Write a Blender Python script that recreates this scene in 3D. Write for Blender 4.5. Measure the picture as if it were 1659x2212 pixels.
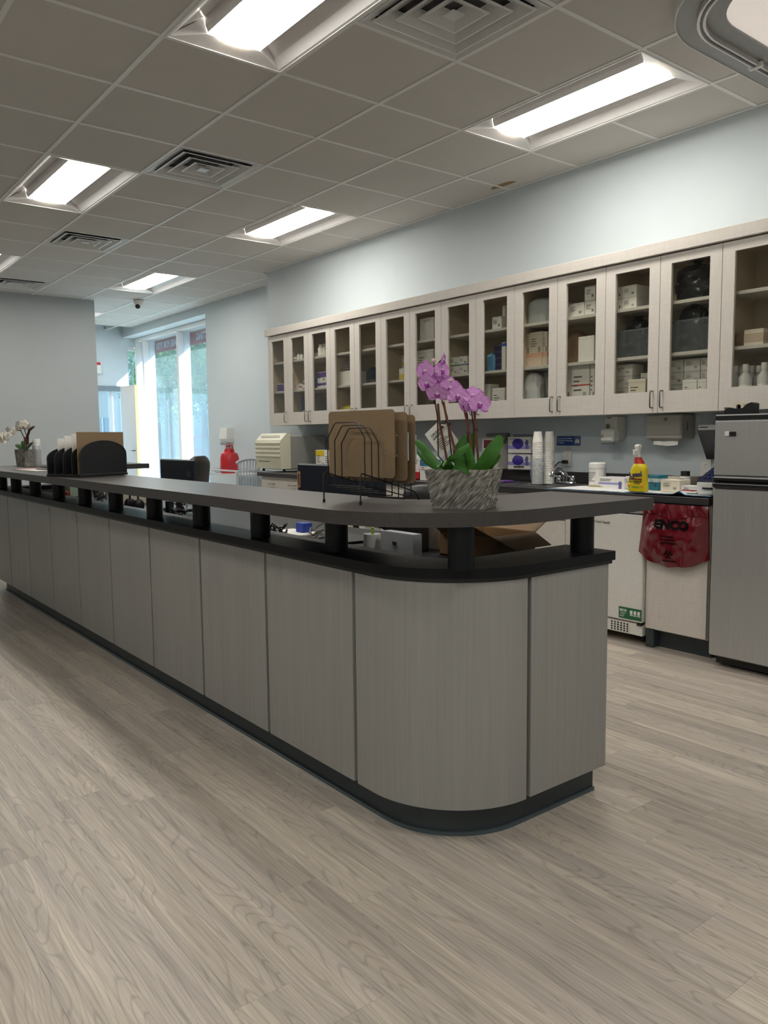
import bpy, math, random
from mathutils import Vector, Matrix, noise
random.seed(7)
SC = bpy.context.scene
COL = SC.collection
for o in list(bpy.data.objects): bpy.data.objects.remove(o)
PI = math.pi
# ---------------------------------------------------------------- camera
FPX, YAW, PITCH, ROLL = 1709.38, -0.906732, -0.095219, -0.01027
CAM = Vector((3.520, -1.5295, 1.184))
cf = Vector((math.sin(YAW)*math.cos(PITCH), math.cos(YAW)*math.cos(PITCH), math.sin(PITCH)))
r0 = Vector((math.cos(YAW), -math.sin(YAW), 0)); u0 = r0.cross(cf)
cr = math.cos(ROLL)*r0 + math.sin(ROLL)*u0
cu = -math.sin(ROLL)*r0 + math.cos(ROLL)*u0
camd = bpy.data.cameras.new('camera'); cam = bpy.data.objects.new('camera', camd); COL.objects.link(cam)
camd.sensor_fit = 'VERTICAL'; camd.sensor_height = 36; camd.lens = FPX/2212*36; camd.clip_end = 200
Mx = Matrix((cr, cu, -cf)).transposed().to_4x4(); Mx.translation = CAM; cam.matrix_world = Mx
SC.camera = cam
def at(px, py, x=None, y=None, z=None):          # where a sight line meets a plane of the room
    d = cf + cr*((px-829.5)/FPX) - cu*((py-1106)/FPX)
    t = (x-CAM.x)/d.x if x is not None else (y-CAM.y)/d.y if y is not None else (z-CAM.z)/d.z
    return CAM + d*t
def pix(p):
    d = Vector(p)-CAM; zz = d.dot(cf)
    if zz < .05: return None
    return 829.5+FPX*d.dot(cr)/zz, 1106-FPX*d.dot(cu)/zz, zz
# ---------------------------------------------------------------- world, sun, exposure
W = bpy.data.worlds.new('world'); SC.world = W; W.use_nodes = True
bg = W.node_tree.nodes['Background']; bg.inputs[0].default_value = (.66, .84, 1, 1); bg.inputs[1].default_value = 2.0
sd = bpy.data.lights.new('sun', 'SUN'); sd.energy = 12; sd.angle = .006; sd.color = (1, .95, .86)
so = bpy.data.objects.new('sun', sd); COL.objects.link(so)
so.rotation_euler = Vector((-.62, -1, -.86)).to_track_quat('-Z', 'Y').to_euler(); so.location = (-4, 12, 14)
LAMP = 15.0
vs = SC.view_settings; vs.view_transform = 'Standard'; vs.look = 'None'; vs.exposure = 0.64; vs.gamma = 1; vs.use_curve_mapping = False
# ---------------------------------------------------------------- materials
def lin(c):
    return tuple(((v/255)/12.92 if v/255 <= .04045 else ((v/255+.055)/1.055)**2.4) for v in c)
MATS = {}
def nd(nt, t, **k):
    n = nt.nodes.new(t)
    for a, b in k.items(): setattr(n, a, b)
    return n
def M(name, c, rough=.5, metal=0, noise_=None, bump=None, emit=0, coat=0, coords='Object', rnd=0, spec=.5):
    """c: sRGB; noise_: list of (scale xyz, amount, noise scale) streaks that lighten / darken; rnd: per-object tone"""
    if name in MATS: return MATS[name]
    m = bpy.data.materials.new(name); m.use_nodes = True; nt = m.node_tree; b = nt.nodes['Principled BSDF']
    b.inputs['Roughness'].default_value = rough; b.inputs['Metallic'].default_value = metal
    b.inputs['Coat Weight'].default_value = coat; b.inputs['Specular IOR Level'].default_value = spec
    col = lin(c)+(1,)
    b.inputs['Base Color'].default_value = col
    tc = nd(nt, 'ShaderNodeTexCoord'); last = None
    noise_ = noise_ or [((60, 60, 60), .03, 1)]
    val = None
    for sc, am, ns in noise_:
        mp = nd(nt, 'ShaderNodeMapping'); mp.inputs['Scale'].default_value = sc
        tx = nd(nt, 'ShaderNodeTexNoise'); tx.inputs['Scale'].default_value = ns; tx.inputs['Detail'].default_value = 4
        nt.links.new(tc.outputs[coords], mp.inputs[0])
        if rnd:
            oi = nd(nt, 'ShaderNodeObjectInfo'); ad = nd(nt, 'ShaderNodeVectorMath', operation='ADD'); ml = nd(nt, 'ShaderNodeMath', operation='MULTIPLY')
            ml.inputs[1].default_value = 57.; nt.links.new(oi.outputs['Random'], ml.inputs[0])
            nt.links.new(mp.outputs[0], ad.inputs[0]); nt.links.new(ml.outputs[0], ad.inputs[1]); nt.links.new(ad.outputs[0], tx.inputs[0])
        else: nt.links.new(mp.outputs[0], tx.inputs[0])
        mr = nd(nt, 'ShaderNodeMapRange'); mr.inputs[1].default_value = .3; mr.inputs[2].default_value = .7
        mr.inputs[3].default_value = 1-am; mr.inputs[4].default_value = 1+am
        nt.links.new(tx.outputs[0], mr.inputs[0])
        if val is None: val = mr.outputs[0]
        else:
            mm = nd(nt, 'ShaderNodeMath', operation='MULTIPLY'); nt.links.new(val, mm.inputs[0]); nt.links.new(mr.outputs[0], mm.inputs[1]); val = mm.outputs[0]
        last = tx
    if rnd:
        oi = nd(nt, 'ShaderNodeObjectInfo'); mr = nd(nt, 'ShaderNodeMapRange'); mr.inputs[3].default_value = 1-rnd; mr.inputs[4].default_value = 1+rnd
        nt.links.new(oi.outputs['Random'], mr.inputs[0]); mm = nd(nt, 'ShaderNodeMath', operation='MULTIPLY')
        nt.links.new(val, mm.inputs[0]); nt.links.new(mr.outputs[0], mm.inputs[1]); val = mm.outputs[0]
    vm = nd(nt, 'ShaderNodeVectorMath', operation='SCALE'); vm.inputs[0].default_value = col[:3]
    nt.links.new(val, vm.inputs['Scale']); nt.links.new(vm.outputs[0], b.inputs['Base Color'])
    if bump:
        bp = nd(nt, 'ShaderNodeBump'); bp.inputs['Strength'].default_value = bump; bp.inputs['Distance'].default_value = .002
        nt.links.new(last.outputs[0], bp.inputs['Height']); nt.links.new(bp.outputs[0], b.inputs['Normal'])
    if emit:
        b.inputs['Emission Color'].default_value = col; b.inputs['Emission Strength'].default_value = emit
    MATS[name] = m; return m
def glassmat(name, tint, refl=.5, rough=0.0, haze=0, hazec=(220, 225, 230)):
    if name in MATS: return MATS[name]
    m = bpy.data.materials.new(name); m.use_nodes = True; nt = m.node_tree; nt.nodes.clear()
    out = nd(nt, 'ShaderNodeOutputMaterial'); tr = nd(nt, 'ShaderNodeBsdfTransparent'); tr.inputs[0].default_value = lin(tint)+(1,)
    gl = nd(nt, 'ShaderNodeBsdfGlossy'); gl.inputs['Roughness'].default_value = rough
    fr = nd(nt, 'ShaderNodeFresnel'); fr.inputs[0].default_value = 1.5
    ge = nd(nt, 'ShaderNodeNewGeometry'); gi = nd(nt, 'ShaderNodeMapRange'); gi.inputs[3].default_value = 1.5; gi.inputs[4].default_value = 1/1.5     # same index from both sides of a thin sheet
    nt.links.new(ge.outputs['Backfacing'], gi.inputs[0]); nt.links.new(gi.outputs[0], fr.inputs[0])
    ml = nd(nt, 'ShaderNodeMath', operation='MULTIPLY'); ml.inputs[1].default_value = refl
    mx = nd(nt, 'ShaderNodeMixShader'); nt.links.new(fr.outputs[0], ml.inputs[0]); nt.links.new(ml.outputs[0], mx.inputs[0])
    base = tr.outputs[0]
    if haze:
        df = nd(nt, 'ShaderNodeBsdfDiffuse'); df.inputs[0].default_value = lin(hazec)+(1,)
        ns = nd(nt, 'ShaderNodeTexNoise'); ns.inputs['Scale'].default_value = 5; mr = nd(nt, 'ShaderNodeMapRange')
        mr.inputs[1].default_value = .35; mr.inputs[2].default_value = .7; mr.inputs[3].default_value = haze*.75; mr.inputs[4].default_value = haze*1.2
        nt.links.new(ns.outputs[0], mr.inputs[0])
        tl = nd(nt, 'ShaderNodeBsdfTranslucent'); tl.inputs[0].default_value = lin(hazec)+(1,); md = nd(nt, 'ShaderNodeMixShader'); md.inputs[0].default_value = .5; nt.links.new(df.outputs[0], md.inputs[1]); nt.links.new(tl.outputs[0], md.inputs[2])
        m2 = nd(nt, 'ShaderNodeMixShader'); nt.links.new(mr.outputs[0], m2.inputs[0]); nt.links.new(base, m2.inputs[1]); nt.links.new(md.outputs[0], m2.inputs[2]); base = m2.outputs[0]
    nt.links.new(base, mx.inputs[1]); nt.links.new(gl.outputs[0], mx.inputs[2]); nt.links.new(mx.outputs[0], out.inputs[0])
    MATS[name] = m; return m
# ---------------------------------------------------------------- mesh helpers
class MB:
    def __init__(s): s.v = []; s.f = []; s.T = None
    def add(s, vs_, fs):
        n = len(s.v)
        for p in vs_:
            p = Vector(p); s.v.append(s.T @ p if s.T else p)
        s.f += [tuple(i+n for i in f) for f in fs]; return s
    def box(s, a, b, c=0):
        a, b = [min(p, q) for p, q in zip(a, b)], [max(p, q) for p, q in zip(a, b)]
        if c <= 0:
            x0, y0, z0 = a; x1, y1, z1 = b
            return s.add([(x0,y0,z0),(x1,y0,z0),(x1,y1,z0),(x0,y1,z0),(x0,y0,z1),(x1,y0,z1),(x1,y1,z1),(x0,y1,z1)],
                         [(0,3,2,1),(4,5,6,7),(0,1,5,4),(1,2,6,5),(2,3,7,6),(3,0,4,7)])
        c = min(c, *[(q-p)*.49 for p, q in zip(a, b)])
        idx = {}; V = []
        for sx in (0, 1):
            for sy in (0, 1):
                for sz in (0, 1):
                    for ax in range(3):
                        p = []
                        for k, sg in enumerate((sx, sy, sz)):
                            e = b[k] if sg else a[k]
                            p.append(e if k == ax else e+(-c if sg else c))
                        idx[(sx, sy, sz, ax)] = len(V); V.append(p)
        F = []
        for ax in range(3):
            o = [k for k in range(3) if k != ax]
            for sg in (0, 1):
                q = []
                for (i, j) in ((0,0),(1,0),(1,1),(0,1)):
                    t = [0, 0, 0]; t[ax] = sg; t[o[0]] = i; t[o[1]] = j; q.append(idx[(*t, ax)])
                F.append(q)
            for (i, j) in ((0,0),(0,1),(1,0),(1,1)):       # edge along ax
                t0 = [0, 0, 0]; t0[o[0]] = i; t0[o[1]] = j; t1 = list(t0); t0[ax] = 0; t1[ax] = 1
                F.append([idx[(*t0, o[0])], idx[(*t1, o[0])], idx[(*t1, o[1])], idx[(*t0, o[1])]])
        for sx in (0, 1):
            for sy in (0, 1):
                for sz in (0, 1): F.append([idx[(sx, sy, sz, k)] for k in range(3)])
        ctr = Vector([(p+q)/2 for p, q in zip(a, b)]); G = []
        for f in F:
            P = [Vector(V[i]) for i in f]; n = (P[1]-P[0]).cross(P[2]-P[0]); m = sum(P, Vector())/len(P)-ctr
            G.append(tuple(f) if n.dot(m) > 0 else tuple(reversed(f)))
        return s.add(V, G)
    def prism(s, poly, z0, z1, holes=False):
        n = len(poly); a = sum(poly[i][0]*poly[(i+1) % n][1]-poly[(i+1) % n][0]*poly[i][1] for i in range(n))
        if a < 0: poly = poly[::-1]
        return s.add([(p[0], p[1], z0) for p in poly]+[(p[0], p[1], z1) for p in poly],
              [tuple(range(n-1, -1, -1)), tuple(range(n, 2*n))]+[(i, (i+1) % n, n+(i+1) % n, n+i) for i in range(n)])
    def strip(s, outer, inner, z0, z1, closed=False):      # ribbon with thickness between two polylines
        n = len(outer); m = n if closed else n-1
        V = [(p[0], p[1], z) for z in (z0, z1) for pl in (outer, inner) for p in pl]; F = []
        for i in range(m):
            j = (i+1) % n; a, b, c, d = i, j, n+j, n+i
            F += [(a, b, b+2*n, a+2*n), (d, d+2*n, c+2*n, c), (a, d, c, b), (a+2*n, b+2*n, c+2*n, d+2*n)]
        if not closed: F += [(0, 2*n, 3*n, n), (n-1, 2*n-1, 4*n-1, 3*n-1)]
        return s.add(V, F)
    def tube(s, path, r, n=8, closed=False, cap=True):
        path = [Vector(p) for p in path]; V = []; F = []; k = len(path)
        rr = r if isinstance(r, (list, tuple)) else [r]*k; up = None
        for i, p in enumerate(path):
            t = (path[(i+1) % k]-path[i-1]) if closed else (path[min(i+1, k-1)]-path[max(i-1, 0)])
            t = t.normalized() if t.length > 1e-9 else Vector((0, 0, 1))
            if up is None: up = Vector((0, 0, 1)) if abs(t.z) < .9 else Vector((1, 0, 0))
            a = t.cross(up)
            a = a.normalized() if a.length > 1e-6 else t.orthogonal().normalized()
            b = a.cross(t).normalized(); up = b
            V += [p+(a*math.cos(2*PI*j/n)+b*math.sin(2*PI*j/n))*rr[i] for j in range(n)]
        for i in range(k if closed else k-1):
            q = (i+1) % k
            F += [(i*n+j, q*n+j, q*n+(j+1) % n, i*n+(j+1) % n)[::-1] for j in range(n)]
        if cap and not closed: F += [tuple(range(n)), tuple(range((k-1)*n, k*n))[::-1]]
        return s.add(V, F)
    def lathe(s, prof, n=24, c=(0, 0, 0)):
        V = []; F = []; k = len(prof)
        for (r, z) in prof: V += [(c[0]+r*math.cos(2*PI*j/n), c[1]+r*math.sin(2*PI*j/n), c[2]+z) for j in range(n)]
        for i in range(k-1): F += [(i*n+j, i*n+(j+1) % n, (i+1)*n+(j+1) % n, (i+1)*n+j) for j in range(n)]
        if prof[0][0] > 1e-6: F.append(tuple(range(n))[::-1])
        if prof[-1][0] > 1e-6: F.append(tuple(range((k-1)*n, k*n)))
        return s.add(V, F)
    def ball(s, c, r, n=12, m=8):
        r = r if isinstance(r, (list, tuple)) else (r, r, r)
        V = []; F = []
        for i in range(m+1):
            th = PI*i/m; q = max(math.sin(th), 1e-4)
            V += [(c[0]+r[0]*q*math.cos(2*PI*j/n), c[1]+r[1]*q*math.sin(2*PI*j/n), c[2]-r[2]*math.cos(th)) for j in range(n)]
        for i in range(m): F += [(i*n+j, i*n+(j+1) % n, (i+1)*n+(j+1) % n, (i+1)*n+j) for j in range(n)]
        return s.add(V, F)
    def loft(s, rings, cap=True):
        n = len(rings[0]); V = [p for r in rings for p in r]; F = []
        for i in range(len(rings)-1): F += [(i*n+j, i*n+(j+1) % n, (i+1)*n+(j+1) % n, (i+1)*n+j) for j in range(n)]
        if cap: F += [tuple(range(n))[::-1], tuple(range((len(rings)-1)*n, len(rings)*n))]
        return s.add(V, F)
    def grid(s, fn, nu, nv):
        V = [fn(i/nu, j/nv) for j in range(nv+1) for i in range(nu+1)]
        F = [(j*(nu+1)+i, j*(nu+1)+i+1, (j+1)*(nu+1)+i+1, (j+1)*(nu+1)+i) for j in range(nv) for i in range(nu)]
        return s.add(V, F)
    def mesh(s, name, mat, smooth=False):
        me = bpy.data.meshes.new(name); me.from_pydata([tuple(p) for p in s.v], [], s.f); me.materials.append(mat)
        if smooth:
            me.polygons.foreach_set('use_smooth', [True]*len(me.polygons))
            try: me.set_sharp_from_angle(angle=math.radians(40))
            except Exception: pass
        me.update(); return me
    def build(s, name, mat, parent=None, smooth=False, loc=None):
        o = bpy.data.objects.new(name, s.mesh(name, mat, smooth)); COL.objects.link(o)
        if parent: o.parent = parent
        if loc is not None: o.location = loc
        return o
def B(a, b, c=0): return MB().box(a, b, c)
def tag(o, label=None, cat=None, group=None, kind=None):
    if label: o['label'] = label
    if cat: o['category'] = cat
    if group: o['group'] = group
    if kind: o['kind'] = kind
    return o
def thing(name, label, cat, loc=(0, 0, 0), rz=0, group=None):
    o = bpy.data.objects.new(name, None); COL.objects.link(o); o.location = loc; o.rotation_euler = (0, 0, rz); o.empty_display_size = .05
    return tag(o, label, cat, group)
def struct(o): o['kind'] = 'structure'; return o
_txt = {}
def text_mb(s, size, align='CENTER', depth=.0006, sx=1, bold=0):
    key = (s, align)
    cu_ = bpy.data.curves.new('t', 'FONT'); cu_.body = s; cu_.size = size; cu_.align_x = align; cu_.align_y = 'CENTER'; cu_.extrude = depth; cu_.offset = bold; cu_.resolution_u = 2
    ob = bpy.data.objects.new('t', cu_); COL.objects.link(ob)
    dg = bpy.context.evaluated_depsgraph_get(); me = bpy.data.meshes.new_from_object(ob.evaluated_get(dg))
    mb = MB(); mb.add([(v.co.x*sx, v.co.y, v.co.z) for v in me.vertices], [tuple(p.vertices) for p in me.polygons])
    bpy.data.objects.remove(ob); bpy.data.meshes.remove(me); bpy.data.curves.remove(cu_)
    return mb
def text(name, s, size, mat, parent, pos, facing='-y', rot=0, align='CENTER', sx=1, bold=0, depth=.0006):
    mb = text_mb(s, size, align, depth, sx, bold)
    R = {'-y': Matrix.Rotation(PI/2, 4, 'X'), '+x': Matrix.Rotation(PI/2, 4, 'Z') @ Matrix.Rotation(PI/2, 4, 'X'), '+z': Matrix.Identity(4), '+y': Matrix.Rotation(PI, 4, 'Z') @ Matrix.Rotation(PI/2, 4, 'X')}[facing] if isinstance(facing, str) else facing
    T = Matrix.Translation(pos) @ R @ Matrix.Rotation(rot, 4, 'Z')
    mb.v = [T @ p for p in mb.v]
    return mb.build(name, mat, parent)
def arc(cx, cy, r, a0, a1, n): return [(cx+r*math.cos(math.radians(a0+(a1-a0)*i/n)), cy+r*math.sin(math.radians(a0+(a1-a0)*i/n))) for i in range(n+1)]
def copytree(o, parent=None):
    c = o.copy(); COL.objects.link(c)
    if parent: c.parent = parent
    for ch in list(o.children): copytree(ch, c)
    return c
# ---------------------------------------------------------------- shared materials
LINEN = M('linen_laminate', (214, 208, 201), .45, noise_=[((6, 6, 260), .05, 1), ((260, 260, 7), .05, 1), ((30, 30, 30), .02, 1)])
GREIGE = M('greige_laminate', (151, 150, 147), .42, noise_=[((90, 90, 2.2), .05, 1), ((9, 9, .8), .04, 1)])
DARKWOOD = M('dark_wood_laminate', (64, 60, 59), .36, noise_=[((3, 150, 150), .14, 1), ((40, 300, 40), .08, 1)])
DARKTOP = M('charcoal_laminate', (54, 52, 54), .42, noise_=[((3, 150, 150), .12, 1)])
BLACKLAM = M('black_laminate', (14, 15, 19), .42, noise_=[((40, 40, 40), .12, 1)], spec=.25)
BLACK = M('black_plastic', (24, 25, 28), .4)
BLACKM = M('black_wire', (20, 20, 22), .45)
RUBBER = M('slate_rubber', (52, 60, 64), .45, noise_=[((20, 20, 20), .07, 1)])
STEEL = M('brushed_nickel', (150, 146, 140), .32, 1)
CHROME = M('chrome', (210, 212, 214), .08, 1)
WHITE = M('white_plastic', (226, 226, 222), .4)
CREAM = M('cream_plastic', (214, 212, 190), .45)
WALL = M('pale_blue_paint', (206, 216, 221), .6, noise_=[((4, 4, 4), .012, 1)], spec=.3)
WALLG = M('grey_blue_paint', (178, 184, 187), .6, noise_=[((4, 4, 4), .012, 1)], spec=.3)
INK = M('black_print', (35, 34, 36), .6)
CARTON = M('white_carton', (236, 234, 229), .6)
TAN = M('tan_melamine', (150, 132, 108), .6)
SHELFM = M('shelf_board', (205, 202, 194), .5)
GLASS = glassmat('cabinet_glass', (248, 248, 245), .9)
CLEAR = glassmat('clear_plastic', (228, 232, 235), .9, .08, haze=.10)
# ================================================================= SETTING
T = .6096; ZC = 2.97; YW = 2.915; YR = 3.31; YG = 3.62; XF = -9.7; XB = -7.0; YL = -4.4; XN = 6.2
def visible(pts, mg=60):
    best = 0; q = [pix(p) for p in pts]
    if any(a is None for a in q): return 0
    xs = [a[0] for a in q]; ys = [a[1] for a in q]
    if max(xs) < -mg or min(xs) > 1659+mg or max(ys) < -mg or min(ys) > 2212+mg: return 0
    return (max(xs)-min(xs))*(max(ys)-min(ys))+1
# floor
floor = struct(B((XF-.2, YL-.1, -.12), (XN+.1, 3.9, -.004)).build('floor', M('floor_underlay', (150, 143, 134), .8)))
tag(floor, 'grey oak plank floor of the whole room')
def plankmat():
    m = M('grey_oak_plank', (183, 175, 165), .38, noise_=[((1.2, 34, 1), .16, 1), ((4, 120, 1), .14, 1), ((9, 300, 1), .10, 1), ((.6, 5, 1), .07, 1)], rnd=.12, bump=.04)
    nt = m.node_tree; b = nt.nodes['Principled BSDF']; src = b.inputs['Base Color'].links[0].from_socket
    tc = nd(nt, 'ShaderNodeTexCoord'); oi = nd(nt, 'ShaderNodeObjectInfo'); ml = nd(nt, 'ShaderNodeMath', operation='MULTIPLY'); ml.inputs[1].default_value = 91
    nt.links.new(oi.outputs['Random'], ml.inputs[0]); mp = nd(nt, 'ShaderNodeMapping'); mp.inputs['Scale'].default_value = (1.0, 8, 1)
    nt.links.new(tc.outputs['Object'], mp.inputs[0]); ad = nd(nt, 'ShaderNodeVectorMath', operation='ADD'); nt.links.new(mp.outputs[0], ad.inputs[0]); nt.links.new(ml.outputs[0], ad.inputs[1])
    ns = nd(nt, 'ShaderNodeTexNoise'); ns.inputs['Scale'].default_value = 1.3; ns.inputs['Detail'].default_value = 1; nt.links.new(ad.outputs[0], ns.inputs[0])
    mu = nd(nt, 'ShaderNodeMath', operation='MULTIPLY'); mu.inputs[1].default_value = 135; nt.links.new(ns.outputs[0], mu.inputs[0])
    sn = nd(nt, 'ShaderNodeMath', operation='SINE'); nt.links.new(mu.outputs[0], sn.inputs[0])          # cathedral growth rings
    mr = nd(nt, 'ShaderNodeMapRange'); mr.inputs[1].default_value = .6; mr.inputs[2].default_value = 1; mr.inputs[3].default_value = 1; mr.inputs[4].default_value = .80; nt.links.new(sn.outputs[0], mr.inputs[0])
    vm = nd(nt, 'ShaderNodeVectorMath', operation='SCALE'); nt.links.new(src, vm.inputs[0]); nt.links.new(mr.outputs[0], vm.inputs['Scale'])
    m3 = nd(nt, 'ShaderNodeMapping'); m3.inputs['Scale'].default_value = (.9, 13, 1); nt.links.new(tc.outputs['Object'], m3.inputs[0]); a3 = nd(nt, 'ShaderNodeVectorMath', operation='ADD'); nt.links.new(m3.outputs[0], a3.inputs[0]); nt.links.new(ml.outputs[0], a3.inputs[1])
    n3 = nd(nt, 'ShaderNodeTexNoise'); n3.inputs['Scale'].default_value = 1; nt.links.new(a3.outputs[0], n3.inputs[0]); r3 = nd(nt, 'ShaderNodeMapRange'); r3.inputs[1].default_value = .38; r3.inputs[2].default_value = .62; nt.links.new(n3.outputs[0], r3.inputs[0])
    x3 = nd(nt, 'ShaderNodeMix', data_type='RGBA'); x3.inputs[6].default_value = (.93, .92, .93, 1); x3.inputs[7].default_value = (1.10, 1.08, 1.04, 1); nt.links.new(r3.outputs[0], x3.inputs[0])
    v3 = nd(nt, 'ShaderNodeVectorMath', operation='MULTIPLY'); nt.links.new(vm.outputs[0], v3.inputs[0]); nt.links.new(x3.outputs[2], v3.inputs[1]); nt.links.new(v3.outputs[0], b.inputs['Base Color'])
    return m
PLANK = plankmat(); PW, PL = .137, 1.22
pm = B((-PL/2+.0001, -PW/2+.0001, -.004), (PL/2-.0001, PW/2-.0001, 0), .0004).mesh('plank', PLANK)
cand = []
nr = int((3.3-YL)/PW)
for j in range(nr):
    y = YL+PW*(j+.5); off = (2.19+(0 if j % 2 else .46)+(.31*(j*7 % 5))) % PL
    i = 0; x = XF+off-PL
    while x < XN:
        xc = x+PL/2; s = visible([(xc+sx*PL/2, y+sy*PW/2, 0) for sx in (-1, 1) for sy in (-1, 1)], 200)
        hid = (-3.0 < xc < 1.5 and .3 < y < 2.2) or (xc < -3.6 and y < 2.9 and y > 0)
        cand.append((0 if hid else s, xc, y)); x += PL
cand.sort(reverse=True); rest = MB()
for k, (s, xc, y) in enumerate(cand):
    if s > 0 and k < 285:
        o = bpy.data.objects.new('plank', pm); COL.objects.link(o); o.location = (xc, y, 0); o.parent = floor
    elif XF < xc < XN: rest.box((xc-PL/2+.0004, y-PW/2+.0004, -.004), (xc+PL/2-.0004, y+PW/2-.0004, 0), 0)
tag(rest.build('planks', PLANK, floor), kind='stuff')
# walls
def wall(name, a, b, mat=WALL, label=None):
    o = struct(B(a, b).build(name, mat)); tag(o, label); return o
wall('wall_right', (-4.18, YW, 0), (XN, YW+.55, 3.1), WALL, 'pale blue wall behind the cabinets')
wall('wall_recess', (-6.54, YR, 0), (-4.18, YR+.5, 3.1), WALL, 'set-back pale blue wall beside the tall window')
wall('wall_back', (XB-.12, YL, 0), (XB, 1.98, 3.1), WALLG, 'plain grey blue wall behind the white orchid')
wall('wall_left', (XF, YL-.12, 0), (XN+.1, YL, 3.1), WALL)
wall('wall_near', (XN, YL, 0), (XN+.12, YW, 3.1), WALL)
wall('wall_window_head', (XF, YR, 2.86), (-6.54, YG+.2, 3.1), WALL)
wall('wall_window_sill', (XF, YG-.08, 0), (-6.54, YG+.2, .42), WALL)
# far end wall with a doorway and a narrow corner light
fw = MB(); FX0, FX1 = XF-.15, XF
for (y0, y1, z0, z1) in ((YL, 2.30, 0, 3.1), (2.30, 3.36, 2.06, 3.1), (3.36, 3.40, 0, 3.1), (3.40, YG+.2, 2.72, 3.1), (3.40, YG+.2, 0, .42)): fw.box((FX0, y0, z0), (FX1, y1, z1))
struct(fw.build('wall_far_end', WALL)); 
tag(bpy.data.objects['wall_far_end'], 'far end wall with the glazed door')
# ceiling: slab, runners, tiles
ceil = struct(B((XF-.15, YL-.12, 3.1), (XN+.12, 3.9, 3.16)).build('ceiling', M('plenum', (120, 118, 115), .9)))
tag(ceil, 'suspended grid ceiling of white tiles')
TILE = M('mineral_tile', (196, 193, 189), .85, noise_=[((300, 300, 300), .05, 1), ((2, 2, 2), .02, 1)], rnd=.015)
TEE = M('tee_bar', (222, 222, 220), .5)
FIX = [(0, -2), (0, 3), (0, 8), (3, -2), (3, 3), (3, 8), (3, 13), (0, 13), (-3, -2), (0, -7), (3, -7), (-3, -7), (-6, -7)]  # the later fixtures are out of view, added to light the room
KY0, KY1 = -7, 6; KX0, KX1 = -10, 16         # y lines k*T, x lines -i*T
for k in range(KY0, KY1):
    y = k*T; x1 = XN if y < YW else -4.2
    if y > YR: continue
    B((XF, y-.012, ZC), (x1, y+.012, ZC+.03)).build('ceiling_runner', TEE, ceil)
for i in range(KX0, KX1):
    x = -i*T
    if x < XF or x > XN: continue
    y1 = YW-.002 if x > -4.18 else YR-.002
    for k in range(-7, 6):
        ya, yb = max(k*T+.012, YL), min((k+1)*T-.012, y1)
        if yb-ya < .02 or any(k == fk and i == fi+1 for fk, fi in FIX): continue
        B((x-.012, ya, ZC+.001), (x+.012, yb, ZC+.03)).build('cross_tee', TEE, ceil)
# wall angle
B((-4.18, YW-.022, ZC-.001), (XN, YW-.001, ZC+.02)).build('wall_angle', TEE, ceil)
VENT = [(1, -2), (1, 2), (1, 6), (1, 10)]
used = set()
for (k, i) in FIX: used |= {(k, i), (k, i+1)}
used |= set(VENT); used.add((4, 15))
tm = B((-T/2+.008, -T/2+.008, .004), (T/2-.008, T/2-.008, .02), .003).mesh('ceiling_tile', TILE)
ct = []
RX0, RY0 = 1.42, 1.42                        # rounded soffit in the near right corner
for k in range(-7, 6):
    for i in range(-10, 16):
        if (k, i) in used: continue
        yc = (k+.5)*T; xc = -(i+.5)*T; y1 = YW if xc > -4.4 else YR
        if k*T > y1-.05: continue
        if xc-T/2 < XF+.02: continue
        ct.append((visible([(xc+sx*T/2, yc+sy*T/2, ZC) for sx in (-1, 1) for sy in (-1, 1)], 100), k, i))
ct.sort(reverse=True); rest = MB()
for n, (s, k, i) in enumerate(ct):
    yc = (k+.5)*T; xc = -(i+.5)*T; y1 = YW if xc > -4.4 else YR
    if (k+1)*T > y1:                        # cut tile against the wall
        mb = B((-T/2+.008, -T/2+.008, .004), (T/2-.008, y1-yc-.004, .02), .003); o = mb.build('ceiling_tile', TILE, ceil)
        o.location = (xc, yc, ZC)
    elif s > 0:
        o = bpy.data.objects.new('ceiling_tile', tm); COL.objects.link(o); o.location = (xc, yc, ZC); o.parent = ceil
    else: rest.box((xc-T/2+.008, yc-T/2+.008, ZC+.004), (xc+T/2-.008, yc+T/2-.008, ZC+.02))
tag(rest.build('ceiling_tiles', TILE, ceil), kind='stuff')
p = at(1085, 401, z=ZC)                     # damp stain on the cut tile by the wall
st = MB().prism([(p.x+.11*math.cos(a)*(1+.15*math.sin(3*a)), p.y+.035*math.sin(a)*(1+.2*math.cos(2*a))) for a in [2*PI*i/18 for i in range(18)]], ZC+.0025, ZC+.0045)
st.build('damp_stain', M('damp_stain', (140, 118, 84), .9), ceil)
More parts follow.
